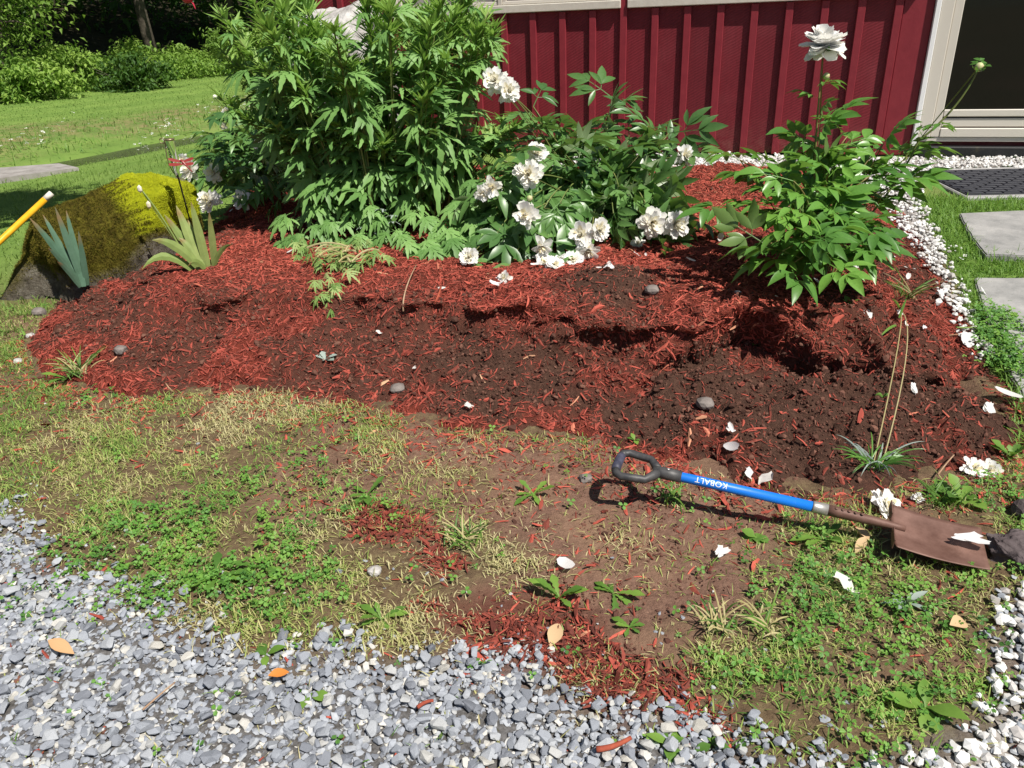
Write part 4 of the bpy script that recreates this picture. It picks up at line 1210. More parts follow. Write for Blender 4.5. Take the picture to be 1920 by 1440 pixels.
M_WILT = leaf_mat('wilted_leaf', [(0, (.36, .44, .17)), (.5, (.24, .36, .10)), (1, (.14, .26, .06))], .6, .3, .3, (.3, .36, .22))
WEEDLEAF = [mesh_np('leaf', *lobed_leaf(540+k, .6), M_WILT, smooth=True) for k in range(4)]
SILV = mesh_np('leaf', *lobed_leaf(560), M_SILVER, smooth=True)

# ------------------------------------------------------------------ red house
m, nt, bs, out = new_mat('red_siding')
g1 = noise(nt, 6, 5, .7, scalev=(6, 1, 1)); 
cbase = ramp(nt, g1, [(.25, (.12, .010, .016)), (.55, (.158, .013, .021)), (.85, (.19, .019, .027))])
wv = nt.nodes.new('ShaderNodeTexWave'); wv.inputs['Scale'].default_value = 14; wv.inputs['Distortion'].default_value = 3.5; wv.inputs['Detail'].default_value = 3; wv.inputs['Detail Scale'].default_value = .6
tc = nt.nodes.new('ShaderNodeTexCoord'); mp = nt.nodes.new('ShaderNodeMapping'); mp.inputs['Rotation'].default_value = (0, radians(-62), 0)
oi = nt.nodes.new('ShaderNodeObjectInfo')
ad = nt.nodes.new('ShaderNodeVectorMath'); ad.operation = 'ADD'
cb = nt.nodes.new('ShaderNodeCombineXYZ'); nt.links.new(math_(nt, 'MULTIPLY', oi.outputs['Random'], 9.), cb.inputs[2])
nt.links.new(tc.outputs['Object'], ad.inputs[0]); nt.links.new(cb.outputs[0], ad.inputs[1]); nt.links.new(ad.outputs[0], mp.inputs[0]); nt.links.new(mp.outputs[0], wv.inputs['Vector'])
saw = ramp(nt, wv.outputs['Fac'], [(.0, (.86, .86, .86)), (.8, (1, 1, 1)), (.93, (1.14, 1.22, 1.2))])
cbase = mixc(nt, .8, cbase, saw, 'MULTIPLY')
vary = ramp(nt, oi.outputs['Random'], [(0, (.84, .84, .84)), (1, (1.15, 1.13, 1.13))])
sepz = nt.nodes.new('ShaderNodeSeparateXYZ'); nt.links.new(tc.outputs['Object'], sepz.inputs[0])
dirt = math_(nt, 'MULTIPLY', ramp(nt, sepz.outputs[2], [(.10, (.75, .75, .75)), (.42, (0, 0, 0))]), ramp(nt, noise(nt, 9, 5, .7), [(.4, (0, 0, 0)), (.65, (1, 1, 1))]))
cbase = mixc(nt, dirt, cbase, (.20, .07, .06))
cbase = mixc(nt, ramp(nt, noise(nt, 2.2, 4), [(.5, (0, 0, 0)), (.8, (.3, .3, .3))]), cbase, (.26, .06, .07))
nt.links.new(mixc(nt, 1., cbase, vary, 'MULTIPLY'), bs.inputs['Base Color'])
bs.inputs['Roughness'].default_value = .55; bs.inputs['Specular IOR Level'].default_value = .35
bump(nt, bs, wv.outputs['Fac'], .25, .004)
M_RED = m
M_BATTEN = plain_mat('red_batten', (.19, .016, .026), .5, .4, var=(9, (.235, .024, .034), .3, .75), bumps=(40, .3, .004))
M_TRIM = plain_mat('beige_trim', (.50, .46, .40), .55, .35, var=(18, (.58, .55, .48), .3, .7), bumps=(40, .15, .003))
M_FRAME = plain_mat('beige_frame', (.62, .58, .51), .4, .4)
M_WHITE = plain_mat('white_trim', (.80, .80, .80), .5, .4)
M_GLASS = plain_mat('dark_glass', (.008, .010, .008), .05, .35)
M_BLIND = plain_mat('window_blind', (.36, .33, .31), .35, .5, var=(2, (.26, .24, .23), .4, .6))
M_FOUND = plain_mat('dark_foundation', (.035, .033, .033), .9, .2, bumps=(30, .4, .01))
M_BLACKWOOD = plain_mat('black_board', (.018, .018, .020), .6, .35, var=(14, (.05, .045, .03), .58, .75), bumps=(20, .3, .006))
M_ROOF = plain_mat('roof_shingle', (.09, .085, .08), .9, .2, var=(20, (.14, .13, .12), .3, .7))
M_SOFFIT = plain_mat('soffit', (.6, .58, .54), .7, .2)

A_ = at(1290, 288, .1)
house = thing('red_house', 'dark red board and batten house with beige framed windows and a glass door', 'house', (A_[0], A_[1], 0))
house.rotation_euler = (0, 0, math.atan2(-.3143, .9493))
house.matrix_basis = Matrix.Translation((A_[0], A_[1], 0)) @ Matrix.Rotation(math.atan2(-.3143, .9493), 4, 'Z')
S0, S1, WT = -3.75, 6.4, 2.75
# wall core (behind the boards) with openings left as solid, boards in front
bpart('wall', house, M_RED, S0+.02, S1-.02, .03, 6.5, .11, WT, .003)
bpart('foundation', house, M_FOUND, S0+.05, 1.86, .012, 6.4, -.25, .105, .003)
bat0, step = -.071, .2826
bats = [bat0 + step*k for k in range(-13, 23) if S0 + .05 < bat0 + step*k < 6.3]
edges = [S0] + bats + [S1]
def board_spans(s0, s1):
    """vertical stretches of siding between the openings"""
    mid = (s0+s1)/2
    if -2.92 < mid < -.62 or -.59 < mid < 1.75: return [(.115, 1.44), (2.42, WT)]
    if 1.9 < mid < 3.75: return [(2.36, WT)]
    return [(.115, WT)]
for a_, b_ in zip(edges[:-1], edges[1:]):
    for z0, z1 in board_spans(a_, b_):
        bpart('siding_board', house, M_RED, a_ + .0015, b_ - .0015, .004 - rng.uniform(0, .002), .027, z0, z1, .002)
for b_ in bats:
    spans = board_spans(b_-.01, b_+.01)
    if abs(b_ - (-.636)) < .03: spans = [(.108, WT)]
    for z0, z1 in spans:
        top = z1 if z1 > 2 else 1.355
        bpart('batten', house, M_BATTEN, b_-.031, b_+.031, -.034, .0025, z0-.006 if z0 < 1 else z0, top, .004)
bpart('corner_board', house, M_BATTEN, 1.66, 1.885, -.012, .0025, .108, 1.355, .004)
bpart('roof', house, M_ROOF, S0-.35, S1+.35, -.36, 6.9, WT+.002, WT+.2, .02)
def window(x0, x1):
    w = bpart('window', house, M_TRIM, x0, x1, -.058, .02, 1.362, 1.43, .006)      # bottom casing
    bpart('casing', w, M_TRIM, x0, x0+.09, -.05, .02, 1.432, 2.36, .006)
    bpart('casing', w, M_TRIM, x1-.09, x1, -.05, .02, 1.432, 2.36, .006)
    bpart('casing', w, M_TRIM, x0, x1, -.056, .02, 2.362, 2.45, .006)
    xm = (x0+x1)/2
    for a, b in ((x0+.092, xm-.022), (xm+.022, x1-.092)):
        for (p0, p1, q0, q1) in ((a, b, 1.433, 1.463), (a, b, 2.31, 2.358), (a, a+.035, 1.465, 2.308), (b-.035, b, 1.465, 2.308)):
            bpart('sash', w, M_FRAME, p0, p1, -.034, .02, q0, q1, .004)
        bpart('pane', w, M_BLIND, a+.037, b-.037, -.012, .012, 1.466, 2.306, .001)
        for z in np.arange(1.48, 2.3, .045):
            bpart('blind_slat', w, M_FRAME if False else M_BLIND, a+.05, b-.05, -.0135, -.0125, z, z+.03, .0003)
    bpart('mullion', w, M_TRIM, xm-.021, xm+.021, -.046, .02, 1.432, 2.36, .004)
    return w
window(-2.92, -.66)
window(-.60, 1.76)
door = bpart('sliding_door', house, M_FRAME, 1.934, 3.70, -.018, .025, .224, .26, .004)
bpart('outer_trim', door, M_WHITE, 1.892, 1.931, -.052, .024, .19, 2.36, .004)
bpart('door_jamb', door, M_FRAME, 1.934, 2.03, -.038, .024, .262, 2.30, .005)
bpart('door_stile', door, M_FRAME, 2.033, 2.10, -.024, .024, .262, 2.30, .005)
bpart('door_rail', door, M_FRAME, 2.103, 3.55, -.024, .024, .428, .484, .005)
bpart('door_rail', door, M_FRAME, 2.103, 3.55, -.012, .024, .345, .414, .005)
bpart('door_rail', door, M_FRAME, 2.103, 3.55, -.030, .024, .262, .335, .005)
bpart('groove', door, M_FOUND, 2.103, 3.55, -.004, .024, .4145, .4275, .0005)
bpart('glass_pane', door, M_GLASS, 2.103, 3.55, -.004, .02, .486, 2.30, .001)
bpart('door_stile', door, M_FRAME, 3.553, 3.64, -.024, .024, .262, 2.30, .005)
bpart('head_trim', door, M_FRAME, 1.934, 3.70, -.045, .024, 2.302, 2.358, .005)
bpart('threshold_board', house, M_BLACKWOOD, 1.955, 3.9, -.075, .02, .04, .188, .006)

# ------------------------------------------------------------------ step with rubber mat
u2 = np.array([.9493, -.3143, 0]); n2 = np.array([-.3143, -.9493, 0])
a0 = at(1716, 316, .13)
M_SLAB = plain_mat('bluestone', (.19, .19, .185), .85, .25, var=(4, (.37, .36, .345), .32, .68), bumps=(22, .35, .012))
M_STEP = plain_mat('grey_step', (.27, .265, .26), .85, .25, var=(8, (.38, .37, .36), .3, .7), bumps=(30, .3, .006))
M_RUBBER = plain_mat('black_rubber', (.018, .019, .026), .6, .3, var=(10, (.034, .036, .046), .4, .7))
a1 = at(1738, 374, .11)
def skew(o, s): return s
su = np.array([.995, -.10, 0]); sn = np.array([-.10, -.995, 0])
depth = float((a1-a0) @ sn)
stp = thing('door_step', 'low grey stone step below the glass door', 'step', (a0[0], a0[1], 0))
stp.matrix_basis = Matrix.Translation((a0[0], a0[1], 0)) @ Matrix.Rotation(math.atan2(-.10, .995), 4, 'Z')
bpart('slab', stp, M_STEP, -.02, 2.2, -depth, .03, -.03, .118, .008)
mat_ = thing('rubber_mat', 'black rubber mat with a raised brick pattern lying on the grey step', 'mat', (a0[0], a0[1], .119))
mat_.matrix_basis = Matrix.Translation((a0[0], a0[1], .1195)) @ Matrix.Rotation(math.atan2(-.10, .995), 4, 'Z')
bpart('base', mat_, M_RUBBER, .0, 1.5, -depth+.055, -.075, 0, .006, .002)
bm_w, bm_d = .118, .062
rows = int((depth-.14)/bm_d)
brick_me = bevel_box('brick', -bm_w/2+.005, bm_w/2-.005, -bm_d/2+.005, bm_d/2-.005, .0065, .0125, .003); brick_me.materials.append(M_RUBBER)
for r_i in range(rows):
    for c_i in range(13):
        link('brick', brick_me, mat_, Matrix.Translation((.065 + c_i*bm_w + (.5*bm_w if r_i % 2 else 0)*.9, -depth+.055+.04+r_i*bm_d, 0)) @ Matrix.Rotation(rng.normal(0, .01), 4, 'Z') if .065 + c_i*bm_w + .06 < 1.47 else Matrix.Translation((1.40, -depth+.095+r_i*bm_d, -.004)))

# ------------------------------------------------------------------ stone slabs of the path
def slab(name, label, pxs, z, thick=.05):
    P = [at(px, py, z) for px, py in pxs]
    c = np.mean(P, 0); bm = bmesh.new(); vs = []; hz = []; xy = []
    for i_ in range(len(P)):
        p0, p1 = P[i_], P[(i_+1) % len(P)]
        for t in np.linspace(0, 1, 7)[:-1]:
            p = p0*(1-t)+p1*t + (rng.normal(0, .003, 3)*np.array([1, 1, 0]))
            vs.append(bm.verts.new((p[0]-c[0], p[1]-c[1], 0)))
    f = bm.faces.new(vs)
    if f.normal.z < 0: f.normal_flip()
    r = bmesh.ops.extrude_face_region(bm, geom=[f]); 
    for v in [g for g in r['geom'] if isinstance(g, bmesh.types.BMVert)]: v.co.z -= thick
    bmesh.ops.recalc_face_normals(bm, faces=bm.faces)
    te = [e for e in bm.edges if all(abs(v.co.z) < 1e-6 for v in e.verts)]
    bmesh.ops.bevel(bm, geom=te, offset=.006, segments=2, affect='EDGES')
    g0, gxx, gyy = [float(ground_h(*q_)) for q_ in ((c[0], c[1]), (c[0]+.3, c[1]), (c[0], c[1]+.3))]
    for v in bm.verts: v.co.z += g0 + .03 - z + (gxx-g0)/.3*v.co.x + (gyy-g0)/.3*v.co.y
    me = bpy.data.meshes.new(name); bm.to_mesh(me); bm.free(); me.materials.append(M_SLAB)
    return link(name, me, None, Matrix.Translation((c[0], c[1], z)), label, 'paving slab', 'stone slabs of the path to the door')
slab('path_slab', 'grey stone slab with grass all round it, nearer the door step', [(1798, 402), (2100, 392), (2140, 486), (1850, 476), (1822, 446)], .115, .06)
slab('path_slab', 'grey stone slab beside the clover, nearer the spade', [(1826, 524), (2150, 528), (2300, 690), (2100, 760), (1925, 720), (1890, 668), (1856, 610)], .065, .06)
tn = project(TURF)
slabs_px = [[(1790, 399), (2100, 388), (2140, 488), (1848, 480), (1815, 446)], [(1820, 520), (2150, 524), (2300, 690), (2100, 760), (1925, 720), (1885, 668), (1850, 610)]]
ok = np.ones(len(TURF), bool)
for sp in slabs_px:
    ok &= poly_sd(tn[:, 0], tn[:, 1], [(a, b) for a, b in sp]) < 1.5
stq = (TURF - a0) @ np.stack([su, -sn], 1)
ok &= ~((stq[:, 0] > -.03) & (stq[:, 1] > -depth-.01))
ok &= poly_sd(TURF[:, 0], TURF[:, 1], STRIP) < -.005 + .05*(rng.random(len(TURF)) < .15)
ok &= poly_sd(TURF[:, 0], TURF[:, 1], BED) < 0
P = TURF[ok]
grow('turf', P, .048, .018, .0042, .8, M_WEED, np.clip(rng.normal(.3, .22, len(P)), 0, .99), 'long green grass growing between the stone slabs')

# ------------------------------------------------------------------ spade
G = at(1196, 876, .135); Fp = at(1535, 952, .10); Tp = at(1853, 1024, .055)
ax = Tp - G; Ls = np.linalg.norm(ax); ax /= Ls
def along(px, py):
    """station on the shaft line nearest to the sight line"""
    r = ray(px, py); r /= np.linalg.norm(r)
    w0 = G - CO; b_ = ax @ r; d_ = ax @ w0; e_ = r @ w0
    return (b_*e_ - d_)/(1 - b_*b_)
up0 = np.array([0, 0, 1.]); 
R0 = frames(ax[None], up0[None])[0]
tilt = radians(4)
R0 = R0 @ np.array([[1, 0, 0], [0, cos(tilt), -sin(tilt)], [0, sin(tilt), cos(tilt)]])
sp = thing('spade', 'rusty spade with a blue shaft and black handle lying on the bare soil', 'spade')
sp.matrix_basis = mat4(R0, G)
s_blue0, s_blue1 = along(1270, 895), along(1523, 949)
s_fer1, s_sock1, s_tip = along(1552, 957), along(1675, 990), along(1853, 1025)
M_BLUE = plain_mat('blue_paint', (.006, .15, .60), .42, .45, var=(40, (.05, .20, .50), .62, .78), bumps=(90, .12, .002))
M_BLACK = plain_mat('black_plastic', (.035, .035, .038), .5, .4, var=(30, (.075, .072, .07), .4, .7), bumps=(60, .2, .003))
M_GRIPB = plain_mat('worn_blue_grip', (.035, .035, .055), .55, .4, var=(25, (.085, .085, .13), .4, .7))
M_RUST = plain_mat('rusty_steel', (.10, .047, .033), .6, .4, metal=.15, var=(11, (.20, .11, .085), .35, .68), bumps=(60, .25, .003))
M_STEEL = plain_mat('grey_ferrule', (.42, .40, .37), .4, .5, metal=.6, var=(30, (.25, .22, .2), .5, .75))
M_LETTER = plain_mat('white_lettering', (.8, .82, .85), .5, .3)
rs = .0148
def spart(name, V, F, mat, smooth=True, label=None):
    return link(name, mesh_np(name, V, F, mat, smooth=smooth), sp, label=label)
spart('shaft', *tube([(s_blue0, 0, 0), (s_blue0+.002, 0, 0), (s_blue1, 0, 0)], [rs*.98, rs, rs], 20), M_BLUE)
spart('ferrule', *tube([(s_blue1+.0005, 0, 0), (s_blue1+.004, 0, 0), (s_fer1, 0, 0)], [rs*1.10, rs*1.14, rs*1.14], 20), M_STEEL)
xs_ = np.linspace(s_fer1+.0005, s_sock1+.03, 9)
spart('socket', *tube(np.c_[xs_, np.zeros(9), np.interp(xs_, [s_fer1, s_sock1+.03], [0, -.004])], np.interp(xs_, [s_fer1, s_fer1+.03, s_sock1-.03, s_sock1+.03], [rs*1.10, rs*1.08, rs*.85, rs*.55]), 16), M_RUST)
for k in range(5):
    spart('rivet', *(lambda V, F: (V*np.array([.010, .010, .004]) + np.array([s_fer1+.02+k*.017, -.004, rs*1.06]), F))(*ico(2, 1, 0)), M_RUST)
# D grip: neck, two arms, cross bar
hw = .062
xb, xn = along(1160, 880) - .004, along(1243, 886)
spart('neck', *tube([(xn-.030, 0, 0), (xn, 0, 0), (s_blue0-.03, 0, 0), (s_blue0+.012, 0, 0)], [.016, .0185, .0185, .0178], 12), M_BLACK)
for sgn in (-1, 1):
    spart('grip_arm', *tube([(xn-.012, sgn*.004, 0), (xn-.028, sgn*.028, 0), (xn-.045, sgn*.052, 0), (xb+.022, sgn*hw, 0), (xb+.004, sgn*(hw-.010), 0), (xb, sgn*(hw-.022), 0)], [.0145, .0135, .0125, .0125, .0130, .0135], 10), M_BLACK)
spart('grip_bar', *tube([(xb, -(hw-.024), 0), (xb-.002, -.02, 0), (xb-.002, .02, 0), (xb, hw-.024, 0)], [.0140, .0150, .0150, .0140], 12), M_GRIPB)
spart('rivet', *(lambda V, F: (V*np.array([.010, .010, .005]) + np.array([s_blue0-.03, 0, .0185]), F))(*ico(2, 1, 0)), M_STEEL)
# blade: dished sheet with folded treads
nb, mb = 22, 17; bw0, bw1 = .092, .086
V1 = []
for i_ in range(nb+1):
    t = i_/nb; xx = s_sock1 - .004 + t*(s_tip - s_sock1)
    for j_ in range(mb+1):
        w = (j_/mb*2-1)
        hwid = bw0*(1-t) + bw1*t
        zz = -.010 + .012*w*w - .010*t - .008*sin(pi*t) + (.009*math.exp(-(w/.16)**2)*max(0, 1-t*2.6))
        V1.append((xx + .004*(1-w*w)*t + (.006*abs(w)**4 if t == 0 else 0), w*hwid, zz))
V1 = np.array(V1); nvb = len(V1)
ii = np.arange(nvb).reshape(nb+1, mb+1)
Ft = np.stack([ii[:-1, :-1], ii[1:, :-1], ii[1:, 1:], ii[:-1, 1:]], -1).reshape(-1, 4)
V2 = V1 - np.array([0, 0, .0024])
rim = np.concatenate([ii[0, :], ii[1:, -1], ii[-1, -2::-1], ii[-2:0:-1, 0]])
Fr = np.array([(rim[k], rim[(k+1) % len(rim)], rim[(k+1) % len(rim)] + nvb, rim[k] + nvb) for k in range(len(rim))])
blade = spart('blade', np.vstack([V1, V2]), np.vstack([Ft, Ft[:, ::-1] + nvb, Fr]), M_RUST)
for sgn in (-1, 1):
    V, F = box(s_sock1-.007, s_sock1-.0045, sgn*.03 if sgn > 0 else -.088, .088 if sgn > 0 else -.03, -.012, .018)
    link('tread', mesh_np('tread', V, F, M_RUST), blade)
# lettering wrapped on the shaft, upside down as the spade lies
cu = bpy.data.curves.new('lettering', 'FONT'); cu.body = 'KOBALT'; cu.size = .024; cu.align_x = 'CENTER'; cu.align_y = 'CENTER'; cu.space_character = 1.05
to = bpy.data.objects.new('lettering_source', cu); COL.objects.link(to)
bpy.context.view_layer.update()
tm = to.evaluated_get(bpy.context.evaluated_depsgraph_get()).to_mesh()
tb = bmesh.new(); tb.from_mesh(tm); bmesh.ops.subdivide_edges(tb, edges=[e for e in tb.edges if e.calc_length() > .004], cuts=2); 
tb.verts.ensure_lookup_table()
s_txt = along(1333, 909)
camdir = (R0.T @ (CO - (G + ax*s_txt))); a_c = math.atan2(camdir[1], camdir[2])          # angle that faces the viewer
for v in tb.verts:
    sx, sy = v.co.x, v.co.y
    an = a_c + .25 - sy/rs
    v.co = (s_txt - sx, sin(an)*(rs+.0005), cos(an)*(rs+.0005))
lm = bpy.data.meshes.new('lettering'); tb.to_mesh(lm); tb.free(); lm.materials.append(M_LETTER)
bpy.data.objects.remove(to)
link('lettering', lm, sp)

# ------------------------------------------------------------------ yellow handle, rain gauge, plank bridge, hanging ornament
M_YEL = plain_mat('yellow_handle', (.72, .36, .012), .4, .4, var=(20, (.78, .45, .03), .4, .7), coat=.2)
M_TIP = plain_mat('pale_handle_end', (.66, .62, .55), .7, .3, var=(30, (.5, .45, .35), .4, .7))
e1 = aty(97, 362, 4.42); e0 = aty(0, 452, 4.2); dirh = (e0-e1); dirh /= np.linalg.norm(dirh)
tlen = (e1[2] - .01)/-dirh[2]
yh = thing('tool_handle', 'yellow tool handle with a pale end propped against the mossy boulder', 'handle', e1 + dirh*tlen)
part('tip', *tube([e1 - dirh*.0, e1 + dirh*.05], [.0165, .0165], 14), M_TIP, yh, smooth=True)
part('pole', *tube([e1 + dirh*.0505, e1 + dirh*tlen], [.0165, .0165], 14), M_YEL, yh, smooth=True)

M_WIRE = plain_mat('dark_wire', (.02, .02, .02), .5, .4)
M_COPPER = plain_mat('weathered_copper', (.22, .17, .10), .4, .5, metal=.5)
M_DFLY = plain_mat('red_dragonfly', (.26, .035, .03), .35, .5)
m, nt, bs, out = new_mat('gauge_glass'); bs.inputs['Base Color'].default_value = (.95, .97, .95, 1); bs.inputs['Roughness'].default_value = .03; bs.inputs['Transmission Weight'].default_value = 1.; bs.inputs['IOR'].default_value = 1.2
M_CLEAR = m
gb = at(362, 432, .25); Yg = gb[1] - .12
gt = aty(318, 262, Yg); gm = aty(333, 328, Yg)
rg = thing('rain_gauge', 'glass rain gauge on a black wire stake with a red dragonfly', 'rain gauge', gb)
part('stake', *tube(np.array([gb - [0, 0, .06], gm, gm*.95+gt*.05]), .0045, 6), M_WIRE, rg, smooth=True)
axg = gt - gm; lg = np.linalg.norm(axg); axg /= lg
tt = np.linspace(0, 1, 6)
part('glass_tube', *tube(gm + (tt*lg)[:, None]*axg, [.014, .02, .021, .021, .022, .023], 14, cap=False), M_CLEAR, rg, smooth=True)
part('collar', *tube([gt - axg*.004, gt + axg*.006], [.026, .026], 14), M_COPPER, rg, smooth=True)
side = np.array([1., 0, 0])
part('holder_wire', *tube(np.vstack([bez(gm - axg*.02, gm - side*.055 + axg*.05, gt - side*.03 - axg*.03, 10), bez(gt - side*.03 - axg*.03, gt - side*.035 + axg*.02, gt - side*.022, 6)[1:]]), .003, 5), M_COPPER, rg, smooth=True)
an = np.linspace(0, 2*pi, 13)
part('ring', *tube(np.stack([gt[0] - .045 + .014*np.cos(an), np.full(13, gt[1]), gt[2] - .004 + .014*np.sin(an)], 1), .003, 5), M_COPPER, rg, smooth=True)
dc = aty(342, 305, Yg - .03)
dv = np.array([.05, -.02, -.055])
bt = dc + np.array([-.006, 0, .016])
body = part('dragonfly', *tube([bt, bt + dv*.25, bt + dv*.5, bt + dv*1.2], [.007, .009, .0055, .003], 7), M_DFLY, rg, smooth=True)
for sx in (-1, 1):
    for q_, (lz, ly) in enumerate(((.010, 0), (-.006, -.008))):
        V, F = strip_leaf(.068 if sx > 0 else .075, .018, [.4, .8, 1, 1, .6], .05, -.1, 4)
        V = np.stack([sx*V[:, 0], V[:, 1]*.5, V[:, 1]*.9 + V[:, 2] + lz*V[:, 0]/.07], 1)
        part('wing', V + dc + np.array([0, ly-.004*q_, .006-.012*q_]), F, M_DFLY, body)

M_PLANK = plain_mat('grey_plank', (.22, .20, .185), .85, .2, var=(6, (.36, .34, .32), .3, .7), bumps=(25, .5, .01))
pbp = at(40, 335, -.10)
br = thing('plank_bridge', 'weathered grey plank bridge crossing the stream at the left edge', 'bridge', (pbp[0], pbp[1], -.12))
c0, c1, c2, c3 = at(-300, 338, -.2), at(110, 308, -.2), at(148, 316, -.2), at(-300, 378, -.2)
for k in range(3):
    f0, f1 = k/3 + .012, (k+1)/3 - .012
    q = [c0*(1-f0)+c3*f0, c1*(1-f0)+c2*f0, c1*(1-f1)+c2*f1, c0*(1-f1)+c3*f1]
    z = rng.uniform(0, .012)
    Vt = np.array([[p[0], p[1], -.19+z] for p in q] + [[p[0], p[1], -.26+z] for p in q])
    part('plank', Vt, np.array([(0, 1, 2, 3), (7, 6, 5, 4), (0, 4, 5, 1), (1, 5, 6, 2), (2, 6, 7, 3), (3, 7, 4, 0)]), M_PLANK, br)

# ------------------------------------------------------------------ woods
def leafy(n, c, half, r, lo=-1.):
    """points in clumps through an ellipsoid"""
    nc = max(6, n//90)
    d = r.normal(size=(nc, 3)); d /= np.linalg.norm(d, axis=1, keepdims=True)
    cc = d*(r.random(nc)**.45)[:, None]
    cc = cc[cc[:, 2] > lo]
    k = r.integers(0, len(cc), n)
    P = (cc[k]*1.08 + r.normal(0, .17, (n, 3)))*np.array(half) + np.array(c)
    return P, k/len(cc)

LEAF_T = [strip_leaf(1, .52, [.1, .8, 1, .7, .02], .25, .25, 2) for _ in range(1)] + [strip_leaf(1, .42, [.1, .7, 1, .8, .02], .4, .5, 2)]
def crown(name, P, kk, size, mat, parent, r, bias=0.):
    n = len(P)
    a = r.uniform(0, 2*pi, n)
    X = np.stack([np.cos(a), np.sin(a), r.normal(-.35, .45, n)], 1)
    up = np.stack([r.normal(0, .5, n), r.normal(-.1, .5, n), np.ones(n)], 1)
    V, F, rr = inst_multi(LEAF_T, P, frames(X, up), size*r.uniform(.6, 1.3, n), np.clip(kk*.55 + .35*r.random(n) + bias, 0, .99))
    return part(name, V, F, mat, parent, rr)

def tree(name, label, x, y, h, half, nleaf, lsize, mat, low=.25, trunk_r=.14, group='trees of the wood behind the lawn', seed=0, lean=0.):
    r = np.random.default_rng(700+seed)
    z0 = float(ground_h(x, y)); b = np.array([x, y, z0 - .1])
    t = thing(name, label, 'tree', (x, y, z0), group)
    top = np.array([x + lean, y, z0 + h*.8])
    path = bez(b, (b+top)/2 + np.array([r.normal(0, .2), r.normal(0, .2), 0]), top, 8)
    part('trunk', *tube(path, np.linspace(trunk_r, trunk_r*.3, 8), 8), M_BARK, t, smooth=True)
    for k in range(7):
        j = r.integers(2, 7); a = r.uniform(0, 2*pi)
        e = path[j] + np.array([cos(a)*half[0]*.75, sin(a)*half[1]*.75, r.uniform(-.02, .12)*h])
        part('branch', *tube(bez(path[j], (path[j]+e)/2 + np.array([0, 0, .3]), e, 6), np.linspace(trunk_r*.4, trunk_r*.08, 6), 5), M_BARK, t, smooth=True)
    P, kk = leafy(nleaf, (x + lean*.6, y, z0 + h*(low + (1-low)*.5)), (half[0], half[1], h*(1-low)*.5), r)
    crown('crown', P, kk, lsize, mat, t, r)
    return t

TREES = [
    ('maple_tree', 'light green tree with drooping sunlit branches at the far left edge', -11.0, 18.6, 6.0, (1.5, 1.4), 9000, .13, M_WOOD2, .02, .12, 0),
    ('forest_tree', 'dark forest tree just behind the light green tree', -12.2, 21.0, 11, (3.6, 3.0), 10000, .24, M_WOOD1, .36, .2, 1),
    ('forest_tree', 'dark forest tree with leafy sprays behind the round green bush', -9.6, 23.6, 11, (3.6, 3.0), 10000, .24, M_WOOD1, .36, .18, 2),
    ('forest_tree', 'slim dark trunk deep in the wood above the tall weeds', -8.2, 26.5, 11, (3.6, 3.0), 10000, .24, M_WOOD1, .36, .15, 3),
    ('forest_tree', 'dark leafy tree at the wood edge where the lawn curves behind the plant', -6.6, 26.0, 11, (3.6, 3.0), 10000, .24, M_WOOD1, .36, .16, 4),
    ('forest_tree', 'leafy tree behind the house corner, beside the tall lobed plant', -4.6, 25.6, 8, (2.2, 2.0), 9000, .15, M_WOOD2, .06, .15, 5),
    ('forest_tree', 'dark tree closing the wood at the far left, half out of the picture', -15.2, 21.5, 11, (3.6, 3.0), 10000, .24, M_WOOD1, .36, .2, 6),
]
for a in TREES:
    tree(a[0], a[1], a[2], a[3], a[4], a[5], a[6], a[7], a[8], a[9], a[10], seed=a[11])
# deep wood: foliage mass closing the view, leaf tones darkened in place of canopy shade
r = np.random.default_rng(88)
n = 36000
P = np.stack([r.uniform(-34, 6, n), np.zeros(n), r.random(n)], 1)
P[:, 1] = 27.5 + (P[:, 0]+8)*.45*(P[:, 0] < -8) + r.uniform(0, 9, n) + 2.5
P[:, 2] = ground_h(P[:, 0], P[:, 1]) + P[:, 2]**1.2*9
kk = fbm(P[:, 0], P[:, 1]*.5 + P[:, 2], .9, 2, 4)
o = crown('deep_wood', P, kk, .34, M_WOOD1, None, r, .25)
o['kind'] = 'stuff'; o['label'] = 'dark mass of leaves deep in the wood'

def bush(name, label, cat, px, py, w, h, nleaf, lsize, mat, seed, group=None, up=.35):
    r = np.random.default_rng(900+seed)
    p = at(px, py, .05) if not isinstance(px, float) else np.array([px, py, 0.])
    z0 = float(ground_h(p[0], p[1])); p[2] = z0
    t = thing(name, label, cat, p, group)
    for k in range(9):
        a = r.uniform(0, 2*pi); e = p + np.array([cos(a)*w*.4, sin(a)*w*.3, h*r.uniform(.5, .9)])
        part('stem', *tube(bez(p - [0, 0, .05], (p+e)/2 + np.array([0, 0, .1]), e, 5), np.linspace(.018, .006, 5), 4), M_BARK, t)
    P, kk = leafy(nleaf, (p[0], p[1], z0 + h*.45), (w*.5, w*.42, h*.52), r)
    P[:, 2] = np.maximum(P[:, 2], z0 + .03)
    crown('foliage', P, kk, lsize, mat, t, r)
bush('round_bush', 'low dark green round bush on the lawn edge in front of the wood', 'bush', 245, 166, 1.75, .75, 3200, .12, M_WOOD1, 1)
G_ = 'shrubs along the wood edge'
bush('shrub', 'bright green shrub at the foot of the light green tree', 'shrub', 55, 186, 1.9, .85, 4200, .12, M_SHRUB, 2, G_)
bush('shrub', 'leafy yellow green shrub rising left of the round dark bush', 'shrub', 125, 172, 1.5, 1.0, 3600, .11, M_SHRUB, 3, G_)
bush('shrub', 'low pale green shrub between the leafy shrub and the round bush', 'shrub', 165, 168, 1.1, .6, 2200, .10, M_WOOD2, 4, G_)
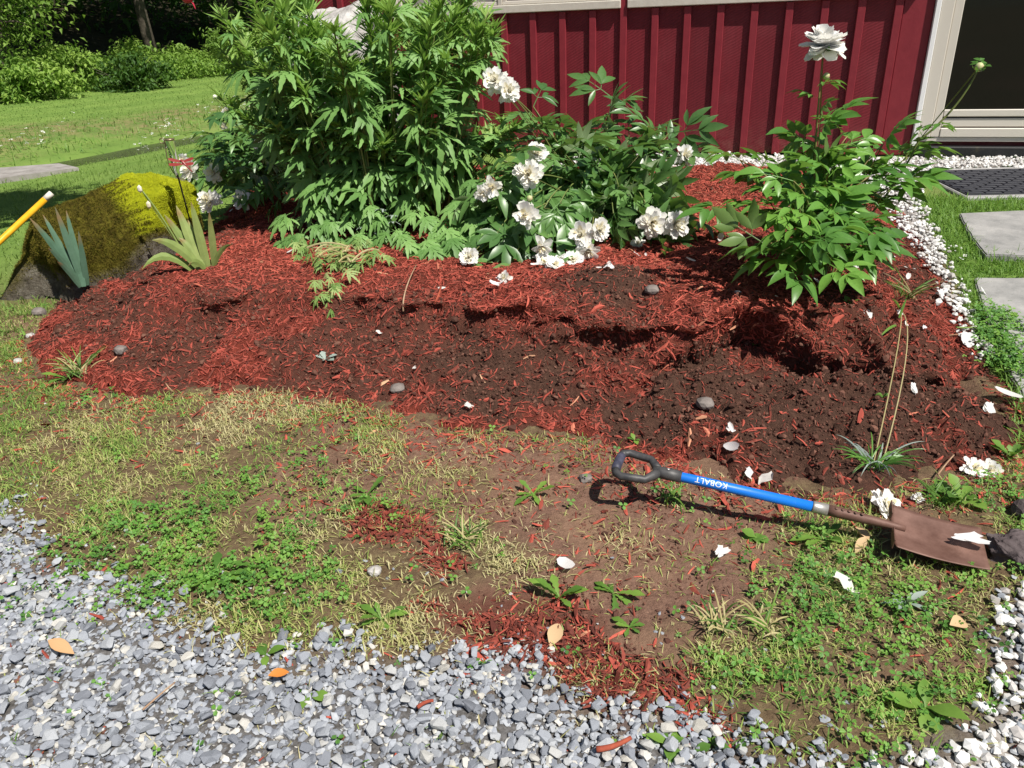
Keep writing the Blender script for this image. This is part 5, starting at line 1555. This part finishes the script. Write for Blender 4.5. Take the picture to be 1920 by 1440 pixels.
bush('shrub', 'light green shrub behind and above the round dark bush', 'shrub', 285, 146, 1.9, 1.1, 3800, .12, M_SHRUB, 5, G_)
bush('shrub', 'yellow green shrub near the left side of the tall lobed plant', 'shrub', 455, 136, 1.7, 1.4, 3600, .12, M_WOOD2, 6, G_)
# tall weeds along the wood edge
r = np.random.default_rng(91)
n = 15000
tt = r.random(n); e0_, e1_ = at(0, 182, .05), at(540, 128, .1)
base = e0_[None]*(1-tt[:, None]) + e1_[None]*tt[:, None]
off = r.uniform(.1, 1.9, n); base = base[:, :2] + off[:, None]*np.array([-.7, .7]) + r.normal(0, .15, (n, 2))
hgt_ = (.35 + .75*fbm(base[:, 0], base[:, 1], .9, 3, 6))*(.5 + .5*np.clip(off, 0, 1))
P = np.c_[base, ground_h(base[:, 0], base[:, 1]) + hgt_*r.random(n)**.7]
o = crown('tall_weeds', P, fbm(base[:, 0], base[:, 1], 1.6, 2, 9)*1.2-.1, .11, M_SHRUB, None, r, 0)
o['kind'] = 'stuff'; o['label'] = 'belt of tall green weeds between the lawn and the wood'
# white-flowered herbs on the stream bank
n = 1500
l_ = r.uniform(-4, 6, n); d_ = r.normal(.75, .35, n)
q = SA + l_[:, None]*SDIR + d_[:, None]*SNRM
P = np.c_[q, ground_h(q[:, 0], q[:, 1]) + r.uniform(.08, .28, n)]
ok = fbm(q[:, 0], q[:, 1], 1., 2, 31) > .56
P = P[ok]
R = frames(r.normal(size=(len(P), 3))*np.array([1, 1, .3]), np.tile([0, 0, 1.], (len(P), 1)))
V, F, rr = inst_multi(CLOV, P, R, r.uniform(.015, .035, len(P)), r.random(len(P)))
link('bank_flowers', mesh_np('bank_flowers', V, F, M_PETAL, rr), kind='stuff', label='tiny white flowers in the rough grass on the stream bank')
# garden tree out to the left that shades the lawn behind the boulder
tree('shade_tree', 'garden tree shading the lawn behind the mossy boulder', -5.2, 4.2, 8.2, (1.25, 1.0), 5200, .17, M_WOOD2, .55, .14, 'garden trees', 20, 4.6)

# red hanging ornament, hung on a wire from a tree branch
M_REDF = plain_mat('red_fabric', (.55, .03, .07), .6, .3)
oc = aty(352, 1, 9.5)
ho = thing('hanging_ornament', 'small crimson ornament hanging in front of the dark wood', 'ornament', oc)
V, F = ico(2, 3, .1, (.13, .10, .12)); part('body', V + oc + np.array([0, 0, .03]), F, M_REDF, ho, smooth=True)
V, F = strip_leaf(.09, .05, [.6, 1, .9, .7, .3], .1, .3, 4); part('tail', pitch(V, -.9) + oc + np.array([.03, 0, -.0]), F, M_REDF, ho, label='pink frayed tail')
part('wire', *tube([oc + [0, 0, .08], oc + [0, 0, 1.9]], .003, 4), M_WIRE, ho)
part('hook', *tube(np.vstack([bez(oc + [0, 0, 1.9], oc + [-.1, .0, 2.2], oc + [-.5, 0, 2.1], 6)]), .008, 5), M_WIRE, ho)

# ------------------------------------------------------------------ fallen petals, spent flowers
PET = [petal(1, .5 + .05*(k % 3), .35, 600+k) for k in range(6)]
def crumple(V, seed):
    r = np.random.default_rng(seed); K = r.normal(size=(4, 2))*7; ph = r.uniform(0, 6, 4); W = V.copy()
    for i_ in range(4):
        s_ = np.sin(V[:, :2] @ K[i_] + ph[i_])
        W += .035*s_[:, None]*np.array([r.normal(), r.normal(), 1.5*abs(r.normal())])
    return W
CRUM_ME = []
for k in range(5):
    ps_ = []
    for q_ in range(3):
        V, F = petal(1, .5, .2, 650+5*k+q_); V = crumple(V - np.array([.5, 0, 0]), 3*k+q_); ps_.append((rotz(V, rng.normal(0, .7)) + rng.normal(0, .08, 3)*np.array([1, 1, .3]), F))
    V, F = join(ps_[:1 + k % 3]); V[:, 2] -= V[:, 2].min()
    CRUM_ME.append(mesh_np('fallen_petal', V, F, M_PETAL, smooth=True))
PET_ME = [mesh_np('fallen_petal', np.c_[V[:, 0]-.5, V[:, 1], V[:, 2]], F, M_PETAL, smooth=True) for V, F in PET]
def lay(px, py, size, label, kind='fallen_petal', group='white petals fallen on the bed and lawn', cat='petal', z=.004, me=None, upright=0.):
    p = hit(px, py); nz = terrain_normal(p[0:1], p[1:2], .05)[0]
    a = rng.uniform(0, 2*pi)
    nz = nz + np.array([rng.normal(0, .3), -.15 + rng.normal(0, .25) - upright, 0]); R = basis(nz, a)
    return link(kind, me or PET_ME[int(rng.integers(len(PET_ME)))], None, mat4(R, p + np.array([0, -.006, z + .013]), size*np.array([1, 1.15, 1])), label, cat, group)
PETALS = [(1530, 539, .072, 'big white cupped petal on the red mulch under the right peony'), (1621, 597, .072, 'big white petal on red mulch above the black hollow'), (1714, 693, .036, 'white petal standing in the soil right of the black hollow'), (1709, 737, .05, 'curled white petal on dug soil below the standing petal'),
          (1810, 648, .07, 'long white petal at the right rim of the bed by the clover'), (1845, 650, .055, 'round white petal touching the clover beside the slab'), (1880, 747, .08, 'pointed white petal at the right edge above the oval one'), (1852, 777, .062, 'oval white petal with brown specks at the right edge'),
          (1890, 704, .06, 'white petal with a yellow end lying against the slab corner'), (1600, 509, .05, 'narrow white petal on mulch behind the right peony stems'), (1385, 562, .04, 'bluish white petal in the shade under the right peony'), (1295, 495, .04, 'white petal in the shadow left of the right peony'),
          (1335, 611, .025, 'tiny white petal on the dark ledge left of the hollow'), (1370, 845, .05, 'triangular white petal standing on the soil behind the shaft'), (1437, 908, .06, 'crumpled white petal touching the shaft near its middle'), (1405, 897, .05, 'torn white petal behind the lettering on the shaft'),
          (1370, 810, .035, 'thin white petal scrap on bare soil left of the standing petal'), (1347, 1043, .045, 'crumpled white petal on the brown soil in front of the spade'), (1057, 1066, .075, 'long crumpled white petal on the trodden soil in the middle'), (1584, 1102, .075, 'large crumpled white petal in the clover in front of the spade'),
          (930, 541, .05, 'limp white petal in the mulch left of the dirt mound'), (1453, 562, .03, 'small white scrap on the shaded mulch edge'), (712, 628, .03, 'small white petal on the left mulch slope'), (778, 695, .02, 'white speck of petal low on the mulch slope'), (880, 770, .04, 'white folded petal at the front of the mulch'),
          (1452, 360, .04, 'white petal on the mulch left of the right peony, upper one'), (1480, 395, .05, 'white petal on the mulch between the two white-flowered peonies'), (1320, 405, .04, 'white petal beside the flopped peony'), (1350, 452, .04, 'white petal on mulch in front of the gap between peonies'), (545, 478, .03, 'white petal on the mulch left of the tall plant'),
          (655, 500, .03, 'white petal by the pulled weeds'), (830, 547, .03, 'white petal right of the pulled weeds'), (435, 400, .04, 'white petal on the red mulch by the boulder'), (515, 392, .04, 'white petal in the shade under the left peony'), (1700, 525, .03, 'white petal on mulch near the pebbles'), (1655, 475, .03, 'white petal behind the right peony on the pebbles edge'),
          (1760, 560, .06, 'wilted white petal heap at the right shoulder of the bed'), (1790, 575, .06, 'wilted white petal next to the stone slab'), (1840, 555, .05, 'cream petal at the slab edge'), (1625, 530, .03, 'small yellowish white petal beside the narrow one'), (1800, 1015, .10, 'white petal lying on the rusty blade')]
for (px, py, s, lb) in PETALS[:-1]:
    lay(px, py, s*(.85 if any(w in lb for w in ('crumpled', 'torn', 'limp', 'wilted', 'folded', 'scrap', 'curled', 'speck', 'small', 'tiny')) else 1.12), lb, upright=.5 if 'standing' in lb else 0., me=CRUM_ME[int(rng.integers(5))] if any(w in lb for w in ('crumpled', 'torn', 'limp', 'wilted', 'folded', 'scrap', 'curled', 'speck', 'small', 'tiny')) else None)
p = at(1812, 1013, .052)
link('fallen_petal', CRUM_ME[1], None, mat4(R0 @ np.array([[1., 0, 0], [0, 1, 0], [0, 0, 1]]), p + R0[:, 2]*.006, np.array([.075, .06, .04])), 'white petal lying on the rusty spade blade', 'petal', 'white petals fallen on the bed and lawn')
LOOSE = [(1000 + rng.uniform(0, 220), 480 + rng.uniform(0, 30), 0) for k in range(14)] + [(1700 + rng.uniform(-30, 130), 430 + rng.uniform(0, 200), 1) for k in range(16)]
for (px, py, w) in LOOSE:
    lay(px, py, rng.uniform(.02, .045), ('loose white petal in the litter at the foot of the flopped peony', 'loose white petal among the pebbles on the right rim of the bed')[w], me=CRUM_ME[int(rng.integers(5))] if rng.random() < .5 else None, group=('loose petals under the flopped peony', 'loose petals on the right rim')[w])
SPENT = [(1020, 495, .10, 'white spent flower head on the mulch under the flopped peony'), (1075, 492, .11, 'white heap of petals at the foot of the flopped peony'), (1195, 462, .09, 'white petal heap on mulch in front of the flopped peony'), (945, 527, .09, 'wilted white petal cluster left of the dirt mound'), (1825, 885, .09, 'cream spent flower in the weeds at the right edge'), (1855, 888, .08, 'white spent flower with yellow heart beside the cream one'), (1660, 955, .11, 'limp white flower behind the shoulder of the spade'), (1720, 940, .04, 'small white flower head between the spade and the weeds'), (1040, 500, .10, 'white petals piled in the shade below the flopped peony')]
for (px, py, s, lb) in SPENT:
    p = hit(px, py)
    o = link('spent_flower', FLOW[3 if s < .1 else 2][0], None, mat4(basis((rng.normal(0, .4), -.5, .7), rng.uniform(0, 6)), p + np.array([0, 0, .012]), s*np.array([1, 1, .6])), lb, 'flower', 'spent peony flowers lying on the ground')
    link('flower_centre', FLOW[3][1], o)

# ------------------------------------------------------------------ weeds
DAND = [.12, .3, .22, .55, .4, .8, .6, 1, .9, .5, .03]
PLANT = [.12, .2, .6, .95, 1, .8, .45, .03]
def rosette(name, label, cat, px, py, n, L, W, prof, up, mat, group=None, hold=None):
    b = hit(px, py) if hold is None else hold
    t = thing(name, label, cat, b, group)
    for k in range(n):
        a = 2*pi*k/n + rng.normal(0, .35); l_ = L*.78*rng.uniform(.55, 1.25); el = up + rng.normal(0, .18)
        V, F = strip_leaf(l_, l_*W, prof, .25, rng.uniform(.1, .5), 10 if prof is DAND else 6)
        part('leaf', rotz(pitch(V, el), a) + b + np.array([0, 0, .006]), F, mat, t, smooth=True, world=True)
    return t
GW = 'broad leaved weeds in the worn lawn'
rosette('plantain_weed', 'broad plantain with big oval leaves near the bottom right corner', 'weed', 1735, 1330, 6, .105, .52, PLANT, .35, M_WEED, GW)
rosette('plantain_weed', 'pale plantain growing out of the gravel at the bottom edge', 'weed', 1255, 1400, 8, .06, .45, PLANT, .3, M_WEED, GW)
rosette('plantain_weed', 'small plantain in the white pebbles at the bottom, right of the bark strip', 'weed', 1335, 1400, 6, .045, .5, PLANT, .3, M_WEED, GW)
rosette('plantain_weed', 'plantain pair of leaves on the gravel by the orange leaf', 'weed', 580, 1305, 3, .075, .5, PLANT, .2, M_WEED, GW)
rosette('plantain_weed', 'single plantain sprout at the gravel edge beside the soil patch', 'weed', 500, 1232, 4, .06, .5, PLANT, .5, M_WEED, GW)
rosette('dandelion_weed', 'yellow green dandelion rosette left of the soil patch', 'weed', 410, 1085, 8, .11, .3, DAND, .25, M_WEED, GW)
rosette('dandelion_weed', 'dandelion with two upright leaves in the middle of the worn grass', 'weed', 490, 1065, 7, .10, .3, DAND, .45, M_WEED, GW)
rosette('dandelion_weed', 'dandelion seedling standing in the red mulch patch', 'weed', 1048, 1125, 7, .10, .34, DAND, .8, M_WEED, GW)
rosette('dandelion_weed', 'wilted dandelion lying on bare soil right of the mulch patch', 'weed', 1150, 1115, 6, .10, .3, DAND, .15, M_WEED, GW)
rosette('dandelion_weed', 'small lobed weed at the right side of the mulch patch', 'weed', 1180, 1180, 6, .06, .4, DAND, .5, M_WEED, GW)
rosette('dandelion_weed', 'dandelion at the gravel edge below the clover', 'weed', 715, 1165, 7, .09, .3, DAND, .4, M_WEED, GW)
rosette('dandelion_weed', 'dandelion beside the white petal left of the spade grip', 'weed', 690, 930, 7, .09, .3, DAND, .35, M_WEED, GW)
rosette('dandelion_weed', 'dandelion tuft at the end of the red mulch tongue', 'weed', 1000, 930, 6, .09, .3, DAND, .5, M_WEED, GW)
rosette('dandelion_weed', 'green weed at the bottom left edge of the mulch', 'weed', 125, 712, 8, .10, .35, DAND, .4, M_WEED, GW)
rosette('dandelion_weed', 'weed with toothed leaves in front of the spade socket', 'weed', 1540, 1015, 9, .10, .3, DAND, .5, M_WEED, GW)
rosette('lobed_weed', 'round leaved weed lying on soil just below the shaft', 'weed', 1418, 1012, 6, .06, .9, PLANT, .3, M_WEED, GW)
rosette('lobed_weed', 'small grey green weed on the left mulch slope', 'weed', 610, 678, 8, .06, .6, DAND, .6, M_SILVER, GW)
rosette('lobed_weed', 'leafy weed between the blade and the right edge', 'weed', 1800, 940, 10, .10, .5, DAND, .6, M_WEED, GW)
rosette('lobed_weed', 'bright weed at the right edge above the cream spent flower', 'weed', 1895, 860, 9, .10, .5, DAND, .8, M_WEED, GW)
rosette('lobed_weed', 'tiny seedling with two leaves on the soil above the grip', 'weed', 1190, 828, 4, .035, .6, PLANT, .5, M_WEED, GW)
rosette('lobed_weed', 'small green sprout in the shaded mulch under the right peony', 'weed', 1418, 650, 5, .045, .7, PLANT, .6, M_WEED, GW)
rosette('lobed_weed', 'green sprout on the mulch rim above the hollow', 'weed', 1592, 575, 5, .06, .5, PLANT, .7, M_WEED, GW)
rosette('lobed_weed', 'pale green seedling against the mossy boulder', 'weed', 178, 500, 7, .07, .9, PLANT, .9, M_WEED, GW)
rosette('fleabane_weed', 'oval leaved weed behind the bottom right plantain', 'weed', 1700, 1135, 8, .075, .28, PLANT, .5, M_SILVER, GW)
# clover mat at the slab edge
n = 750
c1 = np.array([hit(1872, 612), hit(1890, 690), hit(1868, 650)]); k = rng.integers(0, 3, n)
P = c1[k] + rng.normal(0, 1, (n, 3))*np.array([.045, .07, 0]); P[:, 2] = hgt(P[:, 0], P[:, 1]) + rng.uniform(.02, .07, n)
ok = (P[:, 0] > -1)
R = frames(np.stack([np.cos(a_ := rng.uniform(0, 6.3, n)), np.sin(a_), rng.normal(0, .3, n)], 1), np.stack([rng.normal(0, .4, n), rng.normal(-.2, .4, n), np.ones(n)], 1))
V, F, rr = inst_multi(CLOV, P, R, rng.uniform(.010, .02, n), rng.random(n))
link('edge_clover', mesh_np('edge_clover', V, F, M_CLOVER, rr), kind='stuff', label='clover growing over the edge of the nearer stone slab')

# grass tuft with two long seed stalks
b = hit(1640, 880)
t = thing('grass_tuft', 'tuft of dark grass with two long dry stalks behind the blue shaft', 'grass tuft', b)
for k in range(46):
    a = rng.uniform(0, 2*pi); l_ = rng.uniform(.08, .17); e = b + np.array([cos(a)*l_*.9, sin(a)*l_*.7, l_*rng.uniform(.15, .55)])
    V, F = sword(b + rng.normal(0, .012, 3)*np.array([1, 1, 0]), e, .0045, .05); part('blade', V, F, M_PEO_R if k % 3 else M_SILVER, t)
e1_ = hit(1690, 565, .05)
for (px, py, z, m2) in ((1672, 660, .05, 1660), (1655, 700, .03, 1700)):
    pass
def front(px, py, c=.05):
    p = hit(px, py); d_ = CO - p
    return p + d_/np.linalg.norm(d_)*c
top_ = front(1690, 585, .08)
for x0_, bow, xe in ((-.008, -.012, 0), (.02, .03, .004)):
    q0 = b + np.array([x0_, 0, 0]); q2 = top_ + np.array([xe, 0, 0])
    part('stalk', *tube(bez(q0, (q0+q2)/2 + np.array([bow, -.06, .22]), q2, 12), .0019, 5), M_DRY, t)
for (px, py, tx, ty) in ((1680, 610, 1650, 632), (1686, 596, 1700, 560), (1690, 585, 1672, 560), (1655, 745, 1640, 742), (1655, 745, 1668, 743)):
    V, F = sword(front(px, py, .09), front(tx, ty, .09), .010, .02); part('blade', V, F, M_WEED, t)
for i_, (px, py, lb, n_, l0) in enumerate(((1260, 940, 'thin grass tuft in the shadow of the blue shaft', 26, .07), (1430, 1180, 'pale dry grass tuft in front of the spade shaft', 34, .085), (1345, 1180, 'straw coloured grass tuft at the edge of the trodden soil', 34, .08), (1760, 945, 'dark grass tuft behind the blade', 34, .09), (870, 1020, 'straw grass tuft in the middle of the worn lawn', 50, .09), (150, 700, 'dry grass flattened over the left edge of the mulch', 40, .14), (1700, 560, 'wilted grass bunch on the right shoulder of the mulch', 30, .14), (262, 450, 'small grass tuft against the foot of the boulder', 18, .13))):
    b = hit(px, py); t = thing('grass_tuft', lb, 'grass tuft', b, 'grass tufts')
    for k in range(n_):
        a = rng.uniform(0, 2*pi); l_ = l0*rng.uniform(.6, 1.3); e = b + np.array([cos(a)*l_*.8, sin(a)*l_*.8, l_*rng.uniform(.25, .8)])
        V, F = sword(b + rng.normal(0, .022, 3)*np.array([1, 1, 0]), e, .0042, .03); part('blade', V, F, M_DRY if (rng.random() < .5 and i_ not in (0, 3)) else M_WEED, t)

# pulled weeds wilting at the front of the tall plant
b = hit(655, 495)
t = thing('pulled_weeds', 'heap of pulled lobed weeds with pale stems wilting over the mulch edge', 'weed pile', b)
for k in range(18):
    s_ = b + np.array([rng.normal(.02, .08), rng.normal(.02, .05), .03 + .04*rng.random()])
    e = s_ + np.array([rng.normal(-.05, .07), rng.normal(-.06, .05), rng.normal(.0, .02)])
    part('stem', *tube(bez(s_, (s_+e)/2 + np.array([0, 0, .05]), e, 6), .0045, 5), M_DRY if k % 2 else M_IRIS_Y, t)
for (tx, ty, dz) in ((580, 465, .07), (600, 490, .05), (625, 470, .1), (650, 478, .1), (690, 470, .09), (710, 480, .05), (630, 510, .05), (655, 500, .09), (600, 500, .04), (640, 520, .02), (672, 462, .1), (560, 480, .06), (610, 540, -.0), (622, 560, .0), (635, 545, .0), (612, 575, .0), (690, 500, .04), (640, 495, .08)):
  for q_ in range(3):
    p = hit(tx + rng.normal(0, 10), ty + rng.normal(0, 8), .03 + .02*q_)
    R = frames(np.array([[rng.normal(0, .8), -.8 + rng.normal(0, .4), -.4]]), np.array([[rng.normal(0, .3), -.4, 1.]]))[0]
    link('leaf', LOB[int(rng.integers(6))].copy() if False else WEEDLEAF[int(rng.integers(4))], t, mat4(R, to_local(p[None], t)[0], rng.uniform(.06, .12)))
# grey fern-like leaves at the foot of the tall plant
b = hit(715, 440)
t = thing('silver_leaf_plant', 'small silvery cut leaved plant at the foot of the tall plant', 'plant', b)
for (tx, ty) in ((690, 400), (722, 395), (735, 420), (700, 440), (745, 405), (680, 430)):
    T = aty(tx, ty, b[1]-.12)
    part('stem', *tube(bez(b, (b+T)/2 + np.array([0, 0, .03]), T, 5), .003, 4), M_SILVER, t)
    R = frames(np.array([[rng.normal(0, .4), -.6, .5]]), np.array([[0, .3, 1.]]))[0]
    link('leaf', SILV, t, mat4(R, to_local(T[None], t)[0], rng.uniform(.07, .10)))

# sticks, dead leaves
M_TWIG = plain_mat('twig', (.30, .18, .11), .9, .2, var=(20, (.42, .3, .2), .4, .7))
M_BARKR = plain_mat('red_bark_piece', (.24, .05, .03), .85, .2, var=(25, (.36, .09, .05), .35, .7), bumps=(50, .4, .004))
def stick(label, pxs, r0, mat, lift=.012, name='stick'):
    P = np.array([hit(px, py, lift) for px, py in pxs]); c = P[0].copy()
    if len(P) > 2: P = np.vstack([bez(P[0], P[1]*2 - (P[0]+P[2])/2, P[2], 8)])
    V, F = tube(P - c, np.linspace(r0, r0*.7, len(P)), 6)
    link(name, mesh_np(name, V, F, mat, smooth=True), None, Matrix.Translation(Vector(c)), label, 'stick')
stick('curved red bark strip lying on the gravel at the bottom edge', [(1118, 1424), (1150, 1418), (1182, 1402)], .007, M_BARKR, .03)
stick('red bark sliver lying in the gravel left of the soil patch', [(785, 1345), (800, 1335), (815, 1332)], .005, M_BARKR, .03)
stick('thin pale twig on the gravel', [(275, 1352), (305, 1325), (335, 1300)], .0025, M_TWIG, .035)
stick('short brown root poking up left of the dirt mound', [(758, 600), (762, 560), (782, 512)], .004, M_TWIG, .04)
stick('reddish stick leaning on the ledge by the wilted petals', [(817, 580), (824, 563), (828, 548)], .006, M_BARKR, .03)
stick('green flower stem lying over the clover at the slab edge', [(1790, 628), (1825, 628), (1864, 624)], .004, M_IRIS_Y, .035)
stick('thin twig standing in the soil behind the blade', [(1755, 905), (1770, 885), (1785, 868)], .003, M_TWIG, .03)
def dead_leaf(label, px, py, size, mat, z=.02, a=None):
    V, F = strip_leaf(1, .45, ELL, .35, .3, 6); V = V - np.array([.5, 0, -.1]); p = hit(px, py)
    link('dead_leaf', mesh_np('dead_leaf', V, F, mat, smooth=True), None, mat4(basis((rng.normal(0, .2), -.3, 1), a if a is not None else rng.uniform(0, 6)), p + np.array([0, 0, z]), size), label, 'leaf', 'dead leaves on the ground')
M_ORANGE = leaf_mat('orange_leaf', [(0, (.55, .13, .02)), (1, (.62, .24, .05))], .6, .3, .2)
M_TAN = leaf_mat('tan_leaf', [(0, (.55, .32, .16)), (1, (.6, .42, .24))], .7, .2, .2)
dead_leaf('bright orange dead leaf on the grey gravel', 528, 1283, .05, M_ORANGE, .035, .4)
dead_leaf('tan dead leaf on the gravel at the left', 122, 1232, .07, M_TAN, .035)
dead_leaf('tan pointed dead leaf standing in the red mulch patch', 1041, 1200, .085, M_TAN, .02, 1.2)
dead_leaf('yellow curled dead leaf in the grass right of the plantain', 1795, 1180, .08, M_TAN, .02, .3)
dead_leaf('yellow dead leaf under the shaft by the socket', 1615, 1010, .06, M_ORANGE if False else M_TAN, .02)
dead_leaf('brown dead leaf in the grass before the spade', 1612, 1030, .06, M_TAN, .015)
